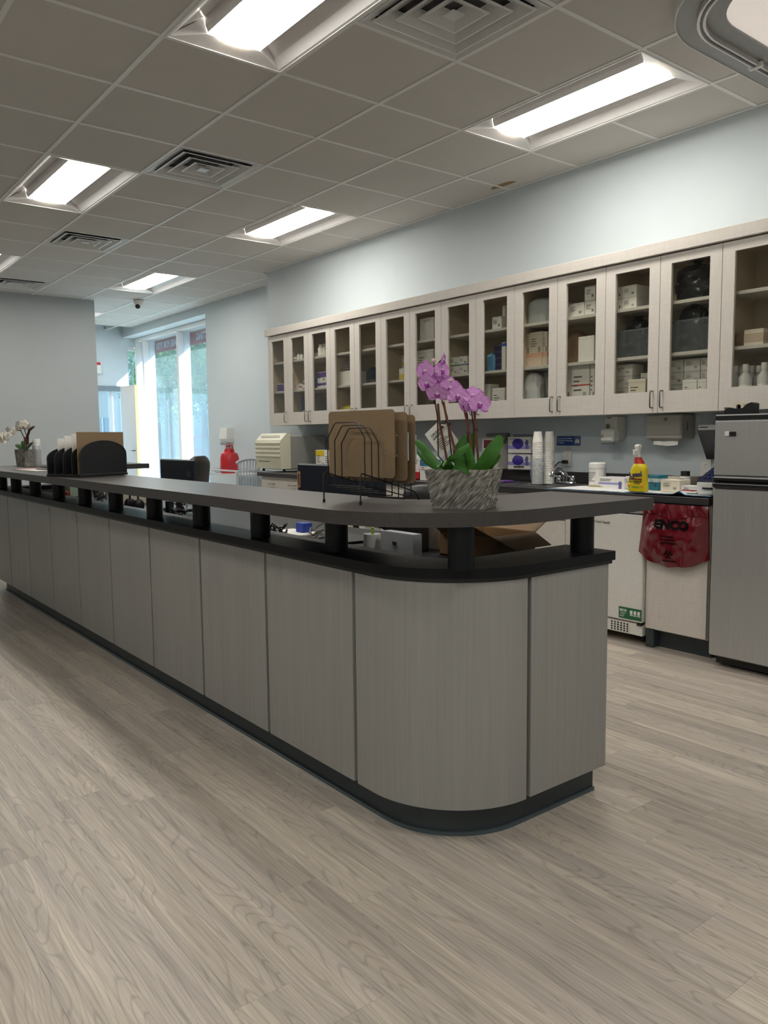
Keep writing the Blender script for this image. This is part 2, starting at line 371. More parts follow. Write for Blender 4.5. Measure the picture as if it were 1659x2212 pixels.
# ---- troffers
HOUS = M('troffer_enamel', (228, 226, 226), .22, spec=.6)
DIFF = M('troffer_diffuser', (255, 250, 240), .5, emit=LAMP, noise_=[((1, 1, 1), 0, 1)])
def make_troffer():
    t = thing('ceiling_light', '', 'ceiling light', (0, 0, 0))
    L, Wd = 2*T-.03, T-.03; hl, hw = L/2, Wd/2; mb = MB(); dl = hl-.085
    prof = [(hw, 0), (hw-.012, .002), (hw-.05, .035), (hw-.1, .065), (.15, .085), (.145, .09)]
    for sg in (1, -1):
        mb.add([(x, sg*py, pz) for (py, pz) in prof for x in (-hl, hl)], [(2*i, 2*i+1, 2*i+3, 2*i+2) if sg < 0 else (2*i, 2*i+2, 2*i+3, 2*i+1) for i in range(len(prof)-1)])
        mb.add([(sg*hl, -hw, 0), (sg*hl, hw, 0), (sg*dl, .15, .086), (sg*dl, -.15, .086), (sg*dl, .135, .02), (sg*dl, -.135, .02)], [(0, 1, 2, 3), (0, 1, 4, 5), (1, 2, 4), (0, 5, 3)])
    mb.box((-hl, -hw, .09), (hl, hw, .1))
    h = mb.build('housing', HOUS, t)
    d = MB(); sec = [(-.148, .088), (-.146, .05), (-.135, .025), (-.07, .016), (0, .014), (.07, .016), (.135, .025), (.146, .05), (.148, .088)]
    d.loft([[(-dl+.004, a, b) for a, b in sec[2:7]], [(dl-.004, a, b) for a, b in sec[2:7]]], cap=False); d.build('diffuser', DIFF, t)
    for q in (sec[:3], sec[6:]):
        MB().loft([[(-dl+.004, a, b) for a, b in q], [(dl-.004, a, b) for a, b in q]], cap=False).build('basket_side', HOUS, t)
    fr = MB()
    for a, b in (((-hl-.008, -hw-.008), (hl+.008, -hw)), ((-hl-.008, hw), (hl+.008, hw+.008)), ((-hl-.008, -hw), (-hl, hw)), ((hl, -hw), (hl+.008, hw))): fr.box((*a, -.003), (*b, .006))
    fr.build('frame', TEE, t)
    return t
LL = {(0, -2): 'troffer ceiling light at the top edge, left of the nearest vent', (0, 3): 'troffer ceiling light at the upper left, above the file sorter', (0, 8): 'troffer ceiling light cut off at the left edge of the photo',
      (3, -2): 'large lit troffer ceiling light above the right hand wall cabinets', (3, 3): 'lit troffer ceiling light second from the front along the cabinet wall', (3, 8): 'lit troffer ceiling light third from the front along the cabinet wall',
      (3, 13): 'farthest lit troffer ceiling light, beyond the black-lensed camera'}
tro = make_troffer()
for n, (k, i) in enumerate(FIX):
    o = tro if n == 0 else copytree(tro)
    o.location = (-(i+1)*T, (k+.5)*T, ZC); tag(o, LL.get((k, i), 'troffer ceiling light over the part of the room behind the photographer'), 'ceiling light', 'recessed troffer ceiling lights')
# ---- vents
VM = M('vent_enamel', (200, 201, 201), .3, spec=.5); VD = M('vent_throat', (70, 72, 76), .6)
def make_vent():
    t = thing('air_vent', '', 'air vent'); h = T/2-.014
    f = MB(); o_, i_ = h, h-.045
    for a, b, z0, z1 in ((h, h-.05, 0, .012),):
        q = lambda s, z: [(-s, -s, z), (s, -s, z), (s, s, z), (-s, s, z)]
        f.add(q(a, z0)+q(b, z1), [(i, i+4, (i+1) % 4+4, (i+1) % 4) for i in range(4)])
    f.box((-h, -h, .055), (h, h, .06)); f.build('frame', VM, t)
    B((-h+.02, -h+.02, .05), (h-.02, h-.02, .054)).build('throat', VD, t)
    for s in (.25, .18, .11):
        m = MB(); q = lambda s_, z: [(-s_, -s_, z), (s_, -s_, z), (s_, s_, z), (-s_, s_, z)]
        m.add(q(s, -.004)+q(s-.012, -.006)+q(s-.075, .034)+q(s-.08, .034), [(i+4*r, (i+1) % 4+4*r, (i+1) % 4+4*r+4, i+4*r+4) for r in range(3) for i in range(4)])
        m.build('louvre', VM, t)
    B((-.035, -.035, -.006), (.035, .035, .0), .003).build('centre_plate', VM, t)
    return t
ve = make_vent()
VL = ['square ceiling vent nearest the camera, cut by the top edge', 'square ceiling vent between the two front pairs of lights', 'square ceiling vent third from the front', 'farthest square ceiling vent, at the left edge above the grey wall']
for n, (k, i) in enumerate(VENT):
    o = ve if n == 0 else copytree(ve)
    o.location = (-(i+.5)*T, (k+.5)*T, ZC); tag(o, VL[n], 'air vent', 'square ceiling vents')
# ---- rounded soffit with curtain track, near right
def rrect(o):
    return [(4.6, RY0+o)]+arc(RX0+.51, RY0+.51, .51-o, 270, 180, 14)+[(RX0+o, YW-.004)]
SOFF = M('soffit_grey', (146, 147, 147), .5)
sf = thing('ceiling_soffit', 'grey rounded ceiling soffit in the top right corner', 'soffit', (2.4, 2.2, 2.9)); off = Vector((2.4, 2.2, 2.9))
def shift(mb, d): mb.v = [p-d for p in mb.v]; return mb
shift(MB().strip(rrect(0), rrect(.2), 2.93, 2.972), off).build('soffit_ring', SOFF, sf, True)
shift(MB().strip(rrect(-.004), rrect(.0), 2.925, 2.975), off).build('edge_bead', TEE, sf, True)
shift(MB().prism(rrect(.2)+[(4.6, YW-.004)], 2.94, 2.955), off).build('cream_glow_panel', M('cream_glow_panel', (236, 226, 218), .6, emit=.32), sf)  # bright cream panel; its brightness is a weak glow put into the material
ctk = thing('curtain_track', 'white curved curtain track under the grey soffit', 'curtain track', (2.4, 2.2, 2.9))
shift(MB().strip(rrect(.085), rrect(.12), 2.908, 2.93), off).build('rail', M('track_aluminium', (205, 200, 198), .35, .3), ctk, True)
shift(MB().strip(rrect(.097), rrect(.108), 2.904, 2.908), off).build('slot', BLACK, ctk, True)
for py_ in (2.3,): shift(B((RX0+.07, py_-.012, 2.9), (RX0+.135, py_+.012, 2.926), .004), off).build('hanger_clip', WHITE, ctk)
# ================================================================= RECEPTION COUNTER
def cpath(front, end, R, cx, cy, yend, lx, nA=16):       # outline from far-left curve, along the front, round the near corner, up the end
    return arc(lx, cy, R, 200, 270, 10)+arc(cx, cy, R, 270, 360, nA)+[(end, yend)]
CX, CY, LX = 1.66, .20, -3.16
def opath(o, yend=.585): return arc(LX, CY, .326-o, 180, 270, 12)+arc(CX, CY, .326-o, 270, 360, 16)+[(CX+.326-o, yend)]
rc = thing('reception_counter', 'long greige panelled reception counter with black ledge and round posts', 'counter')
MB().strip(opath(.05), opath(.065), 0, .105).build('toe_kick', RUBBER, rc, True)
MB().strip(opath(.042), opath(.05), 0, .012).build('toe_cove', M('cove_rubber', (74, 86, 93), .35), rc, True)
MB().strip(opath(.022), opath(.14), .1, .775).build('carcass', BLACKLAM, rc)
seams = [1.57-.545*k for k in range(9)]; yf = CY-.326; g = .009
for a, b in zip(seams[1:], seams[:-1]):
    B((a+g, yf, .1), (b-g, yf+.02, .772), .0015).build('front_panel', GREIGE, rc)
fp = [(seams[0]+g, yf)]+arc(CX, CY, .326, 270, 360, 20); ip = [(seams[0]+g, yf+.02)]+arc(CX, CY, .306, 270, 360, 20)
MB().strip(fp, ip, .1, .772).build('curved_panel', GREIGE, rc, True)
B((CX+.306, CY+2*g, .1), (CX+.326, .585, .772), .0015).build('end_panel', GREIGE, rc)
lp = arc(LX, CY, .326, 180, 270, 12)+[(seams[-1]-g, yf)]; li = arc(LX, CY, .306, 180, 270, 12)+[(seams[-1]-g, yf+.02)]
MB().strip(lp, li, .1, .772).build('curved_panel', GREIGE, rc, True)
B((LX-.326, CY+.01, .1), (LX-.306, .9, .772)).build('end_panel', GREIGE, rc)
def lpath(o): return [(LX-.34+o, .95)]+arc(LX, CY, .34-o, 180, 270, 12)+arc(CX, CY, .34-o, 270, 360, 18)+[(CX+.34-o, .60)]
lo = lpath(0)[:-1]+arc(CX+.34-.03, .585, .03, 0, 90, 5); 
o_, i_ = lpath(0), lpath(.20)
MB().strip(o_, i_, .783, .812).build('ledge', BLACKLAM, rc, True)
o_, i_ = lpath(.012), lpath(.05)
MB().strip(o_, i_, .77, .784).build('shadow_gap', BLACK, rc, True)
for px in (8, 38, 79, 129, 185, 251, 334, 435, 561.5, 726):
    p = at(px, 1100, y=-.068); MB().lathe([(.0375, .812), (.0375, .9355)], 20, (p.x, p.y, 0)).build('post', BLACKLAM, rc, True)
for px, xx in ((996, 1.93), (1257, 1.925)):
    p = at(px, 1180, x=xx); MB().lathe([(.0375, .812), (.0375, .9355)], 20, (p.x, p.y, 0)).build('post', BLACKLAM, rc, True)
B((-3.0, .0, .725), (1.80, .68, .752), .003).build('desk_surface', BLACKLAM, rc)
for x in (-2.9, -1.4, .1, 1.4): B((x, .02, 0), (x+.03, .55, .725)).build('desk_support', BLACKLAM, rc)
# transaction top: one continuous slab with a leg at either end
ZT = .976
outer = [(-3.54, 1.05)]+arc(-3.1, .18, .44, 180, 270, 12)+arc(1.593, .18, .44, 270, 360, 20)+[(2.033, .755)]
inner = [(1.60, .755)]+[(1.60, .30)]+arc(1.44, .29, .16, 0, -90, 6)+arc(-2.9, .23, .10, 270, 180, 5)+[(-3.0, 1.05)]
tt = MB().prism(outer+inner, .936, ZT).build('countertop', DARKWOOD); tag(tt, 'dark grey wood transaction top of the reception counter with rounded corner', 'countertop')
# ================================================================= UPPER CABINETS
DX = [1.228-.3725*k for k in range(-2, 14)][::-1]        # door edges, left to right
DX = sorted(DX); YC = 2.58; Z0, Z1 = 1.305, 2.198; SH = (1.645, 1.935)
edges = [(DX[0], DX[1])]+[(DX[i], DX[i+2]) for i in range(1, len(DX)-2, 2)]
CL = ['narrow single-door wall cabinet at the far end of the row', 'wall cabinet holding vials, white bottles and purple boxes', 'wall cabinet with a yellow bag on its lowest shelf', 'wall cabinet left of the purple orchid, with a scribbled white card inside',
      'wall cabinet right behind the purple orchid blooms, with blue packs inside', 'wall cabinet above the hand-washing sign, full of bags and cartons', 'wall cabinet above the paper towel dispenser, with black bags inside', 'wall cabinet above the steel refrigerator, holding clear bottles']
LINER = M('cabinet_interior', (196, 180, 156), .6)
for n, (a, b) in enumerate(edges):
    c = thing('wall_cabinet', CL[n], 'cabinet', ((a+b)/2, YC, Z0), 0, 'glass fronted wall cabinets'); o = Vector(c.location)
    def P(mb, name, mat, par=None): return shift(mb, o).build(name, mat, par or c)
    for (p, q) in (((a, YC+.022, Z0), (a+.018, YW-.002, Z1)), ((b-.018, YC+.022, Z0), (b, YW-.002, Z1))): P(B(p, q), 'side_panel', LINER)
    P(B((a+.018, YC+.022, Z0), (b-.018, YW-.002, Z0+.02)), 'bottom_panel', SHELFM); P(B((a+.018, YC+.022, Z1-.02), (b-.018, YW-.002, Z1)), 'top_panel', LINER)
    P(B((a+.018, YW-.012, Z0+.02), (b-.018, YW-.002, Z1-.02)), 'back_panel', LINER)
    for z in SH: P(B((a+.019, YC+.035, z-.019), (b-.019, YW-.013, z), .001), 'shelf', SHELFM)
    doors = [(a, b, b-.035)] if n == 0 else [(a, (a+b)/2, (a+b)/2-.032), ((a+b)/2, b, (a+b)/2+.032)]
    for (x0, x1, hx) in doors:
        m = MB(); gx0, gx1, gz0, gz1 = x0+.07, x1-.07, 1.428, 2.14; p, q = x0+.0018, x1-.0018
        m.box((p, YC, Z0), (gx0, YC+.02, Z1-.006)); m.box((gx1, YC, Z0), (q, YC+.02, Z1-.006)); m.box((gx0, YC, Z0), (gx1, YC+.02, gz0)); m.box((gx0, YC, gz1), (gx1, YC+.02, Z1-.006))
        d = P(m, 'door', LINEN)
        shift(B((gx0, YC+.011, gz0), (gx1, YC+.014, gz1)), o).build('glass_pane', GLASS, d)
        shift(MB().tube([(hx, YC, 1.43), (hx, YC-.026, 1.43), (hx, YC-.03, 1.42), (hx, YC-.03, 1.345), (hx, YC-.026, 1.335), (hx, YC, 1.335)], .0045, 6), o).build('handle', STEEL, d, True)
cr_ = struct(B((DX[0]-.03, YC-.022, 2.2), (XN-.05, YW-.002, 2.268), .002).build('trim_1', LINEN)); tag(cr_, 'linen laminate crown strip along the top of the wall cabinets')
GINK = M('grey_ink', (96, 94, 92), .6)
class TH:
    def __init__(s, name, label, cat, loc, group=None): s.o = thing(name, label, cat, loc, 0, group); s.d = Vector(loc)
    def p(s, name, mb, mat, par=None, smooth=False): return shift(mb, s.d).build(name, mat, par or s.o, smooth)
    def t(s, txt, size, mat, pos, par=None, name='lettering', **k): return text(name, txt, size, mat, par or s.o, Vector(pos)-s.d, **k)
def lines(x0, x1, z0, z1, y, n=3, th=.0015, seed=0, face='-y'):        # rows of fine print
    m = MB(); r = random.Random(seed)
    for i in range(n):
        z = z1-(z1-z0)*(i+.5)/n; e = x0+(x1-x0)*(.45+.55*r.random())
        h = (z1-z0)/n*.17
        if face == '-y': m.box((x0, y-.0006, z-h), (e, y, z+h))
        else: m.box((y, x0, z-h), (y+.0006, e, z+h))
    return m
def carton(name, label, px0, px1, pt, pb, Y, dep, mat, z=None, group=None, pr=1, band=None, cat='box', side=None, txt=None, hgt=None):
    pm_ = (pt+pb)/2; x0 = at(px0, pm_, y=Y).x; x1 = at(px1, pm_, y=Y).x; z1 = at((px0+px1)/2, pt, y=Y).z
    z0 = at((px0+px1)/2, pb, y=Y).z if z is None else z
    if hgt: z1 = z0+hgt
    k = TH(name, label, cat, ((x0+x1)/2, Y+dep/2, z0), group); w = x1-x0; h = z1-z0
    k.p('body', B((x0, Y, z0), (x1, Y+dep, z1), .0015), mat)
    k.p('lid_seam', MB().box((x0+.0005, Y-.0004, z1-h*.1), (x1-.0005, Y, z1-h*.1+.0012)), M('carton_seam', (150, 147, 140), .7))
    if band: k.p('colour_band', B((x0+.0005, Y-.0008, z0+h*band[1]), (x1+.0006, Y+dep*.98, z0+h*band[2])), M('print_%d_%d_%d' % band[0], band[0], .5))
    if pr:
        k.p('print', lines(x0+w*.14, x0+w*.6, z0+h*.42, z0+h*.78, Y-.0005, 4, seed=int(px0)), GINK)
        k.p('barcode', sum_boxes([(x0+w*(.67+.03*i), Y-.0011, z0+h*.22, x0+w*(.675+.03*i)+.0004, Y-.0002, z0+h*.42) for i in range(6)]), GINK)
    if txt: k.t(txt, h*.2, INK, ((x0+x1)/2, Y-.001, z0+h*.6))
    k.z1 = z1
    return k
def sum_boxes(L):
    m = MB()
    for (a, b, c, d, e, f) in L: m.box((a, b, c), (d, e, f))
    return m
# ================================================================= BASE RUN ALONG THE WALL
YB = 2.285; WX0, WX1 = -3.31, 1.375
k = TH('worktop', 'charcoal laminate worktop along the cabinet wall with sink cut-out', 'worktop', (-1, 2.55, .815))
SX0, SX1, SY0, SY1 = -.10, .30, 2.38, 2.72
m = MB(); m.box((WX0, 2.25, .815), (SX0, YW-.002, .852), .002); m.box((SX1, 2.25, .815), (WX1, YW-.002, .852), .002); m.box((SX0, 2.25, .815), (SX1, SY0, .852), .0); m.box((SX0, SY1, .815), (SX1, YW-.002, .852), .0)
k.p('slab', m, DARKTOP); k.p('backsplash', B((WX0, YW-.02, .852), (WX1, YW-.002, .925), .002), DARKTOP)
units = [(-3.29, -2.86), (-2.86, -2.2), (-2.2, -1.54), (-1.54, -.88), (-.88, -.22), (-.22, .433)]
UL = ['base cabinet at the far end under the sterilizer', 'base cabinet behind the upright dark screen', 'base cabinet behind the wire sorter', 'base cabinet under the red bins', 'base cabinet behind the stone planter', 'two-door base cabinet under the sink']
for n, (a, b) in enumerate(units):
    k = TH('base_cabinet', UL[n], 'cabinet', ((a+b)/2, 2.6, 0), 'linen laminate base cabinets')
    k.p('carcass', B((a, YB+.021, .1), (b, YW-.003, .814 if n < 5 else .69)), LINEN); k.p('toe_kick', B((a, YB+.07, 0), (b, YB+.085, .1)), RUBBER)
    nd_ = 1 if b-a < .5 else 2
    for j in range(nd_):
        x0 = a+(b-a)*j/nd_+.0015; x1 = a+(b-a)*(j+1)/nd_-.0015
        d = k.p('drawer_front', B((x0, YB, .665), (x1, YB+.02, .81), .001), LINEN); xm = (x0+x1)/2
        k.p('handle', MB().tube([(xm-.05, YB, .745), (xm-.05, YB-.03, .745), (xm+.05, YB-.03, .745), (xm+.05, YB, .745)], .0045, 6), STEEL, d, True)
        d = k.p('door', B((x0, YB, .105), (x1, YB+.02, .66), .001), LINEN); hx = x1-.035 if j == 0 else x0+.035
        k.p('handle', MB().tube([(hx, YB, .62), (hx, YB-.028, .615), (hx, YB-.028, .535), (hx, YB, .53)], .0045, 6), STEEL, d, True)
k = TH('filler_panel', 'narrow linen laminate filler panel beside the white under-counter fridge', 'panel', (.49, 2.6, 0))
k.p('post', B((.435, YB, .0), (.545, YW-.003, .814), .001), LINEN); k.p('edge_strip', B((.545, YB-.001, 0), (.55, YB+.1, .814)), STEEL)
# right unit next to the refrigerator
k = TH('base_cabinet', 'base cabinet with the red biohazard bag hanging on it', 'cabinet', (1.19, 2.6, 0), 'linen laminate base cabinets')
k.p('carcass', B((1.012, YB+.021, .1), (1.362, YW-.003, .814)), LINEN); k.p('door', B((1.014, YB, .108), (1.36, YB+.02, .62), .001), LINEN); k.p('drawer_front', B((1.014, YB, .625), (1.36, YB+.02, .81), .001), LINEN)
k.p('toe_kick', B((1.05, YB+.06, 0), (1.362, YB+.075, .1)), RUBBER); k.p('side_plinth', B((1.0, YB+.005, 0), (1.05, YB+.3, .105), .004), RUBBER)
k.p('end_panel', B((.995, YB+.01, .105), (1.012, YW-.003, .814)), LINEN)
# white under-counter fridge
k = TH('medical_fridge', 'white under-counter fridge with a green eco sticker', 'refrigerator', (.78, 2.55, 0)); a, b = .56, .985
WF = M('fridge_white', (226, 224, 219), .35)
k.p('cabinet', B((a, 2.33, .05), (b, 2.85, .805), .004), WF)
for x in (a+.05, b-.05):
    for y in (2.38, 2.78): k.p('foot', MB().lathe([(.018, 0), (.018, .05)], 12, (x, y, 0)), BLACK)
d = k.p('door', B((a, 2.27, .128), (b, 2.328, .735), .006), WF); k.p('door_gasket', B((a+.004, 2.322, .124), (b-.004, 2.331, .738)), M('gasket_grey', (150, 150, 150), .6), d)
k.p('control_panel', B((a, 2.275, .742), (b, 2.33, .805), .006), M('control_grey', (168, 170, 172), .4))
gr = k.p('grille', B((a, 2.28, .052), (b, 2.33, .12), .003), WF)
hm = MB()
for cx0 in (a+.06, a+.225):
    for i in range(6):
        for j in range(4): hm.add([(cx0+.021*i+.0065*math.cos(t*PI/4), 2.2785, .066+.0135*j+.0052*math.sin(t*PI/4)) for t in range(8)], [tuple(range(8))])
k.p('vent_holes', hm, BLACK, gr)['kind'] = 'stuff'
p = at(1305, 1128, y=2.269); k.t('BioTech Supply', .0205, INK, (.703, 2.2693, p.z), d)
s_ = [at(1337, 1314, y=2.27), at(1386, 1340, y=2.27)]
x0, x1, z1, z0 = s_[0].x, s_[1].x, .205, .14
st = k.p('eco_sticker', B((x0, 2.2685, z0), (x1, 2.2699, z1)), M('sticker_green', (38, 104, 66), .5))
PRW = M('white_print', (232, 236, 232), .6)
k.t('eco', .032, PRW, (x0+.03, 2.268, z1-.016), st, bold=.0006); k.t('FRIENDLY', .008, PRW, (x0+.03, 2.268, z1-.036), st)
k.p('sticker_lines', lines(x0+.008, x0+.06, z0+.008, z0+.022, 2.268, 2, seed=4), PRW, st); k.p('sticker_icons', sum_boxes([(x0+.075+.024*i, 2.2675, z0+.03, x0+.091+.024*i, 2.2683, z0+.052) for i in range(3)]+[(x0+.075+.024*i, 2.2675, z0+.022, x0+.095+.024*i, 2.2683, z0+.027) for i in range(3)]), PRW, st)
k.p('hinge', B((b-.03, 2.268, .112), (b, 2.3, .126), .002), BLACK)
# stainless refrigerator
STL = M('stainless', (180, 180, 179), .38, .45, noise_=[((160, 160, 2.0), .05, 1)])
k = TH('refrigerator', 'stainless two-door refrigerator at the right edge', 'refrigerator', (1.70, 2.5, 0)); a, b = 1.425, 1.985
k.p('cabinet', B((a, 2.262, .04), (b, 2.86, 1.245), .006), M('fridge_side', (70, 70, 72), .5)); k.p('top_cap', B((a-.002, 2.2, 1.246), (b+.002, 2.86, 1.274), .006), BLACK)
for n_, z0, z1 in (('freezer_door', .972, 1.246), ('fridge_door', .062, .912)):
    d = k.p(n_, B((a, 2.2, z0), (b, 2.26, z1), .006), STL)
k.p('handle_bar', B((a-.001, 2.188, .944), (b, 2.262, .971), .008), BLACK); k.p('handle_bar', B((a-.001, 2.186, .913), (b, 2.262, .941), .008), BLACK); k.p('base_grille', B((a+.01, 2.26, .012), (b-.01, 2.3, .05)), BLACK)
for x in (a+.05, b-.05): k.p('foot', MB().lathe([(.02, 0), (.02, .045)], 12, (x, 2.3, 0)), STEEL); k.p('foot', MB().lathe([(.02, 0), (.02, .045)], 12, (x, 2.8, 0)), STEEL)
for q, (p0, p1, mt) in enumerate(((1567, 1576, WHITE), (1576.5, 1590, BLACK))):
    v0, v1 = at(p0, 932, y=2.2), at(p1, 942, y=2.2)
    tag(B((v0.x, 2.194, v1.z), (v1.x, 2.1985, v0.z), .001).build('magnet', mt), ['small white square magnet on the freezer door', 'small black magnet beside the white one on the freezer door'][q], 'magnet')
# tape dispenser on the refrigerator
v = at(1602, 893, y=2.32); zt = 1.276
k = TH('tape_dispenser', 'black desk tape dispenser on top of the refrigerator', 'tape dispenser', (v.x, 2.32, zt)); sc = 1.0
pr = [(-.075, 0), (.075, 0), (.075, .022), (.05, .034), (.03, .03), (.005, .026), (-.02, .03), (-.038, .048), (-.062, .056), (-.075, .05)]
m = MB(); m.loft([[(v.x-x, 2.29, zt+z) for x, z in pr], [(v.x-x, 2.345, zt+z) for x, z in pr]]); k.p('base', m, BLACK)
m = MB(); m.T = Matrix.Translation((v.x-.012, 2.318, zt+.036)) @ Matrix.Rotation(PI/2, 4, 'X'); m.lathe([(.013, -.009), (.027, -.009), (.027, .009), (.013, .009), (.013, -.009)], 20); k.p('tape_roll', m, M('tape_cream', (222, 214, 190), .5), None, True)
k.p('cutter', B((v.x-.078, 2.295, zt+.026), (v.x-.07, 2.34, zt+.036)), STEEL)
# ---- red biohazard bag
RED = M('red_film', (104, 18, 30), .22, noise_=[((9, 9, 9), .12, 1)], coat=.3)
bx0, bx1, bz0, bz1 = at(1384, 1240, y=2.24).x, at(1527, 1100, y=2.24).x-.005, .475, .808
def bagy(u, v):
    w = 1-v
    f = .005*math.sin(u*15+v*7)*(.3+.7*w)+.003*math.sin(u*31-v*11)+.014*noise.noise(Vector((u*5, v*5, 3)))+.006*noise.noise(Vector((u*14, v*9, 7)))
    edge = min(1, min(u, 1-u)*6)
    return 2.262-.018*edge-.035*math.sin(PI*min(1, v*1.15))*edge*.7-f*edge*.8
def bagp(u, v):                              # u 0..1 across, v 0 bottom .. 1 top
    xw = .5+(u-.5)*(1+.06*(1-v)); zb = bz0+.06*(abs(u-.5)*2)**2.2+.003*math.sin(u*23)
    x = bx0+(bx1-bx0)*xw-.02*(1-v)*(1-u); z = zb+(bz1-zb)*v
    return (x, bagy(u, v), z)
k = TH('waste_bag', 'red plastic biohazard bag hanging from the worktop beside the refrigerator', 'waste bag', ((bx0+bx1)/2, 2.26, bz0))
m = MB(); m.grid(bagp, 44, 40)
m.grid(lambda u, v: (bagp(1-u, v)[0], 2.27, bagp(1-u, v)[2]), 44, 2)
k.p('bag', m, RED, None, True)
m = MB(); m.grid(lambda u, v: (bx0-.004+(bx1-bx0+.008)*u, bagy(u, .82+.18*v)-.006-.004*math.sin(u*40+v*3)-.004*math.sin(PI*v), bz1-.062+.012*math.sin(u*9)*(1-v)+(.064-.012*math.sin(u*9)*(1-v))*v), 44, 6)
k.p('folded_cuff', m, RED, None, True)
def on_bag(mb, uc, zc, name):
    P_ = []
    for p in mb.v:
        x = uc+p.x; z = zc+p.y; u = (x-bx0)/(bx1-bx0); v = (z-bz0)/(bz1-bz0)
        P_.append(Vector((x, bagy(min(max(u, .02), .98), min(max(v, 0), 1))-.004-max(0, p.z), z)))
    mb.v = P_; k.p(name, mb, M('bag_ink', (14, 8, 10), .8, spec=.1))
bc = (bx0+bx1)/2
def densify(s, size, n=1, **kw):
    mb = text_mb(s, size, depth=0, **kw); return mb
on_bag(densify('ENCO', .062, sx=1.15, bold=.004), bc+.0, .70, 'lettering')
for i in range(3):
    fm = MB()
    for j in range(9+(i*5) % 4): fm.add([(-.05+.009*j, -.004, 0), (-.0435+.009*j, -.004, 0), (-.0435+.009*j, .004, 0), (-.05+.009*j, .004, 0)], [(0, 1, 2, 3)])
    on_bag(fm, bc-.01, .64-.018*i, 'fine_print')
on_bag(densify('BIOHAZARD', .014, bold=.0006), bc-.01, .507, 'small_lettering')
m = MB()
def ringarc(cx, cy, ro, ri, a0, a1, n=22):
    A = arc(cx, cy, ro, a0, a1, n); Bn = arc(cx, cy, ri, a0, a1, n)
    m.add([(*p, 0) for p in A]+[(*p, 0) for p in Bn], [(i, i+1, n+1+i+1, n+1+i) for i in range(n)])
for a in (90, 210, 330):
    c, s = math.cos(math.radians(a)), math.sin(math.radians(a)); ringarc(.014*c, .014*s, .0165, .0105, a+35, a+325)
ringarc(0, 0, .0165, .0135, 0, 360); ringarc(0, 0, .006, .0025, 0, 360)
on_bag(m, bc-.01, .545, 'biohazard_symbol')
# ================================================================= WORKTOP THINGS (left to right)
ZW = .853
def X(px, py, Y): return at(px, py, y=Y).x
# sterilizer
Y0 = 2.36; x0, x1 = X(553, 970, Y0), X(606, 970, Y0); k = TH('sterilizer', 'cream tabletop sterilizer with ribbed front at the far end of the worktop', 'sterilizer', ((x0+x1)/2, 2.6, ZW))
GB = M('sterilizer_grey', (148, 150, 144), .45); zt = 1.225
k.p('casing', B((x0+.01, Y0+.05, ZW+.02), (x1, 2.88, zt-.02), .012), GB)
pr = []
for i in range(41):
    z = ZW+.03+i*(zt-ZW-.03)/40; y = Y0; t = i/40
    if .3 < t < .78: y -= .012*abs(math.sin((t-.3)/.48*PI*4))
    if t > .8: y += .07*((t-.8)/.2)
    pr.append((y, z))
prof = pr+[(Y0+.11, zt+.0), (Y0+.11, ZW+.03)]
m = MB(); m.loft([[(x0, y, z) for y, z in prof], [(x1+.004, y, z) for y, z in prof]]); k.p('front_cover', m, CREAM)
k.p('control_strip', lines(x0+.06, x1-.04, zt-.055, zt-.02, Y0+.026, 3, seed=2), M('grey_print', (90, 92, 90), .6)); k.p('badge', lines(x0+.05, x1-.05, ZW+.09, ZW+.11, Y0-.001, 1, seed=8), M('grey_print', (90, 92, 90)))
for x in (x0+.04, x1-.04):
    for y in (Y0+.06, 2.82): k.p('foot', MB().lathe([(.015, ZW), (.013, ZW+.03)], 10, (x, y, 0)), BLACK)
Y_ = 2.62
carton('tissue_box', 'small white carton with a yellow top behind the upright dark screen', 682, 703, 972, 998, Y_, .09, CARTON, ZW, band=((226, 200, 40), .72, .99), txt=None)
carton('supply_box', 'white carton between the yellow-topped carton and the wire sorter', 700, 722, 974, 1000, Y_-.03, .1, CARTON, ZW)
# red bin with cards
Y0 = 2.40; x0, xm, x1 = X(852, 1020, Y0), X(882, 1020, Y0), X(907, 1020, Y0); RB = M('red_bin', (196, 40, 44), .4)
k = TH('sorting_bin', 'red plastic compartment bin on the worktop beside the wire sorter', 'bin', ((x0+x1)/2, Y0+.1, ZW)); zt = at(880, 999, y=Y0).z
for a, b, h in ((x0, xm-.003, zt), (xm+.003, x1, zt-.02)):
    m = MB(); m.box((a, Y0, ZW), (b, Y0+.2, ZW+.005)); m.box((a, Y0, ZW), (b, Y0+.005, h-.05)); m.box((a, Y0+.195, ZW), (b, Y0+.2, h)); m.box((a, Y0, ZW), (a+.005, Y0+.2, h-.02)); m.box((b-.005, Y0, ZW), (b, Y0+.2, h-.02)); k.p('compartment', m, RB)
k.p('label_slot', B((x0+.01, Y0-.003, ZW+.05), (x0+.06, Y0-.0005, ZW+.07)), WHITE)
for i in range(3):
    kk = TH('packet', ['foremost', 'middle', 'rearmost'][i]+' of three bagged white packets standing in the red bin', 'packet', (xm+.05, Y0+.05+.03*i, ZW+.006), 'white packets in the red bin')
    xa, xb = xm+.015+.004*i, xm+.085+.006*i; za = at(890, 986-3*i, y=Y0+.05).z
    kk.p('packet_body', B((xa, Y0+.04+.03*i, ZW+.006), (xb, Y0+.052+.03*i, za), .002), CARTON); kk.p('print', lines(xa+.01, xb-.01, za-.06, za-.02, Y0+.0395+.03*i, 4, seed=i), M('grey_print', (90, 92, 90)))
k = carton('card_box', 'white carton with a blue printed corner beside the stone planter', 907, 931, 988, 1036, 2.36, .10, CARTON, ZW, band=((52, 124, 170), .62, .9))
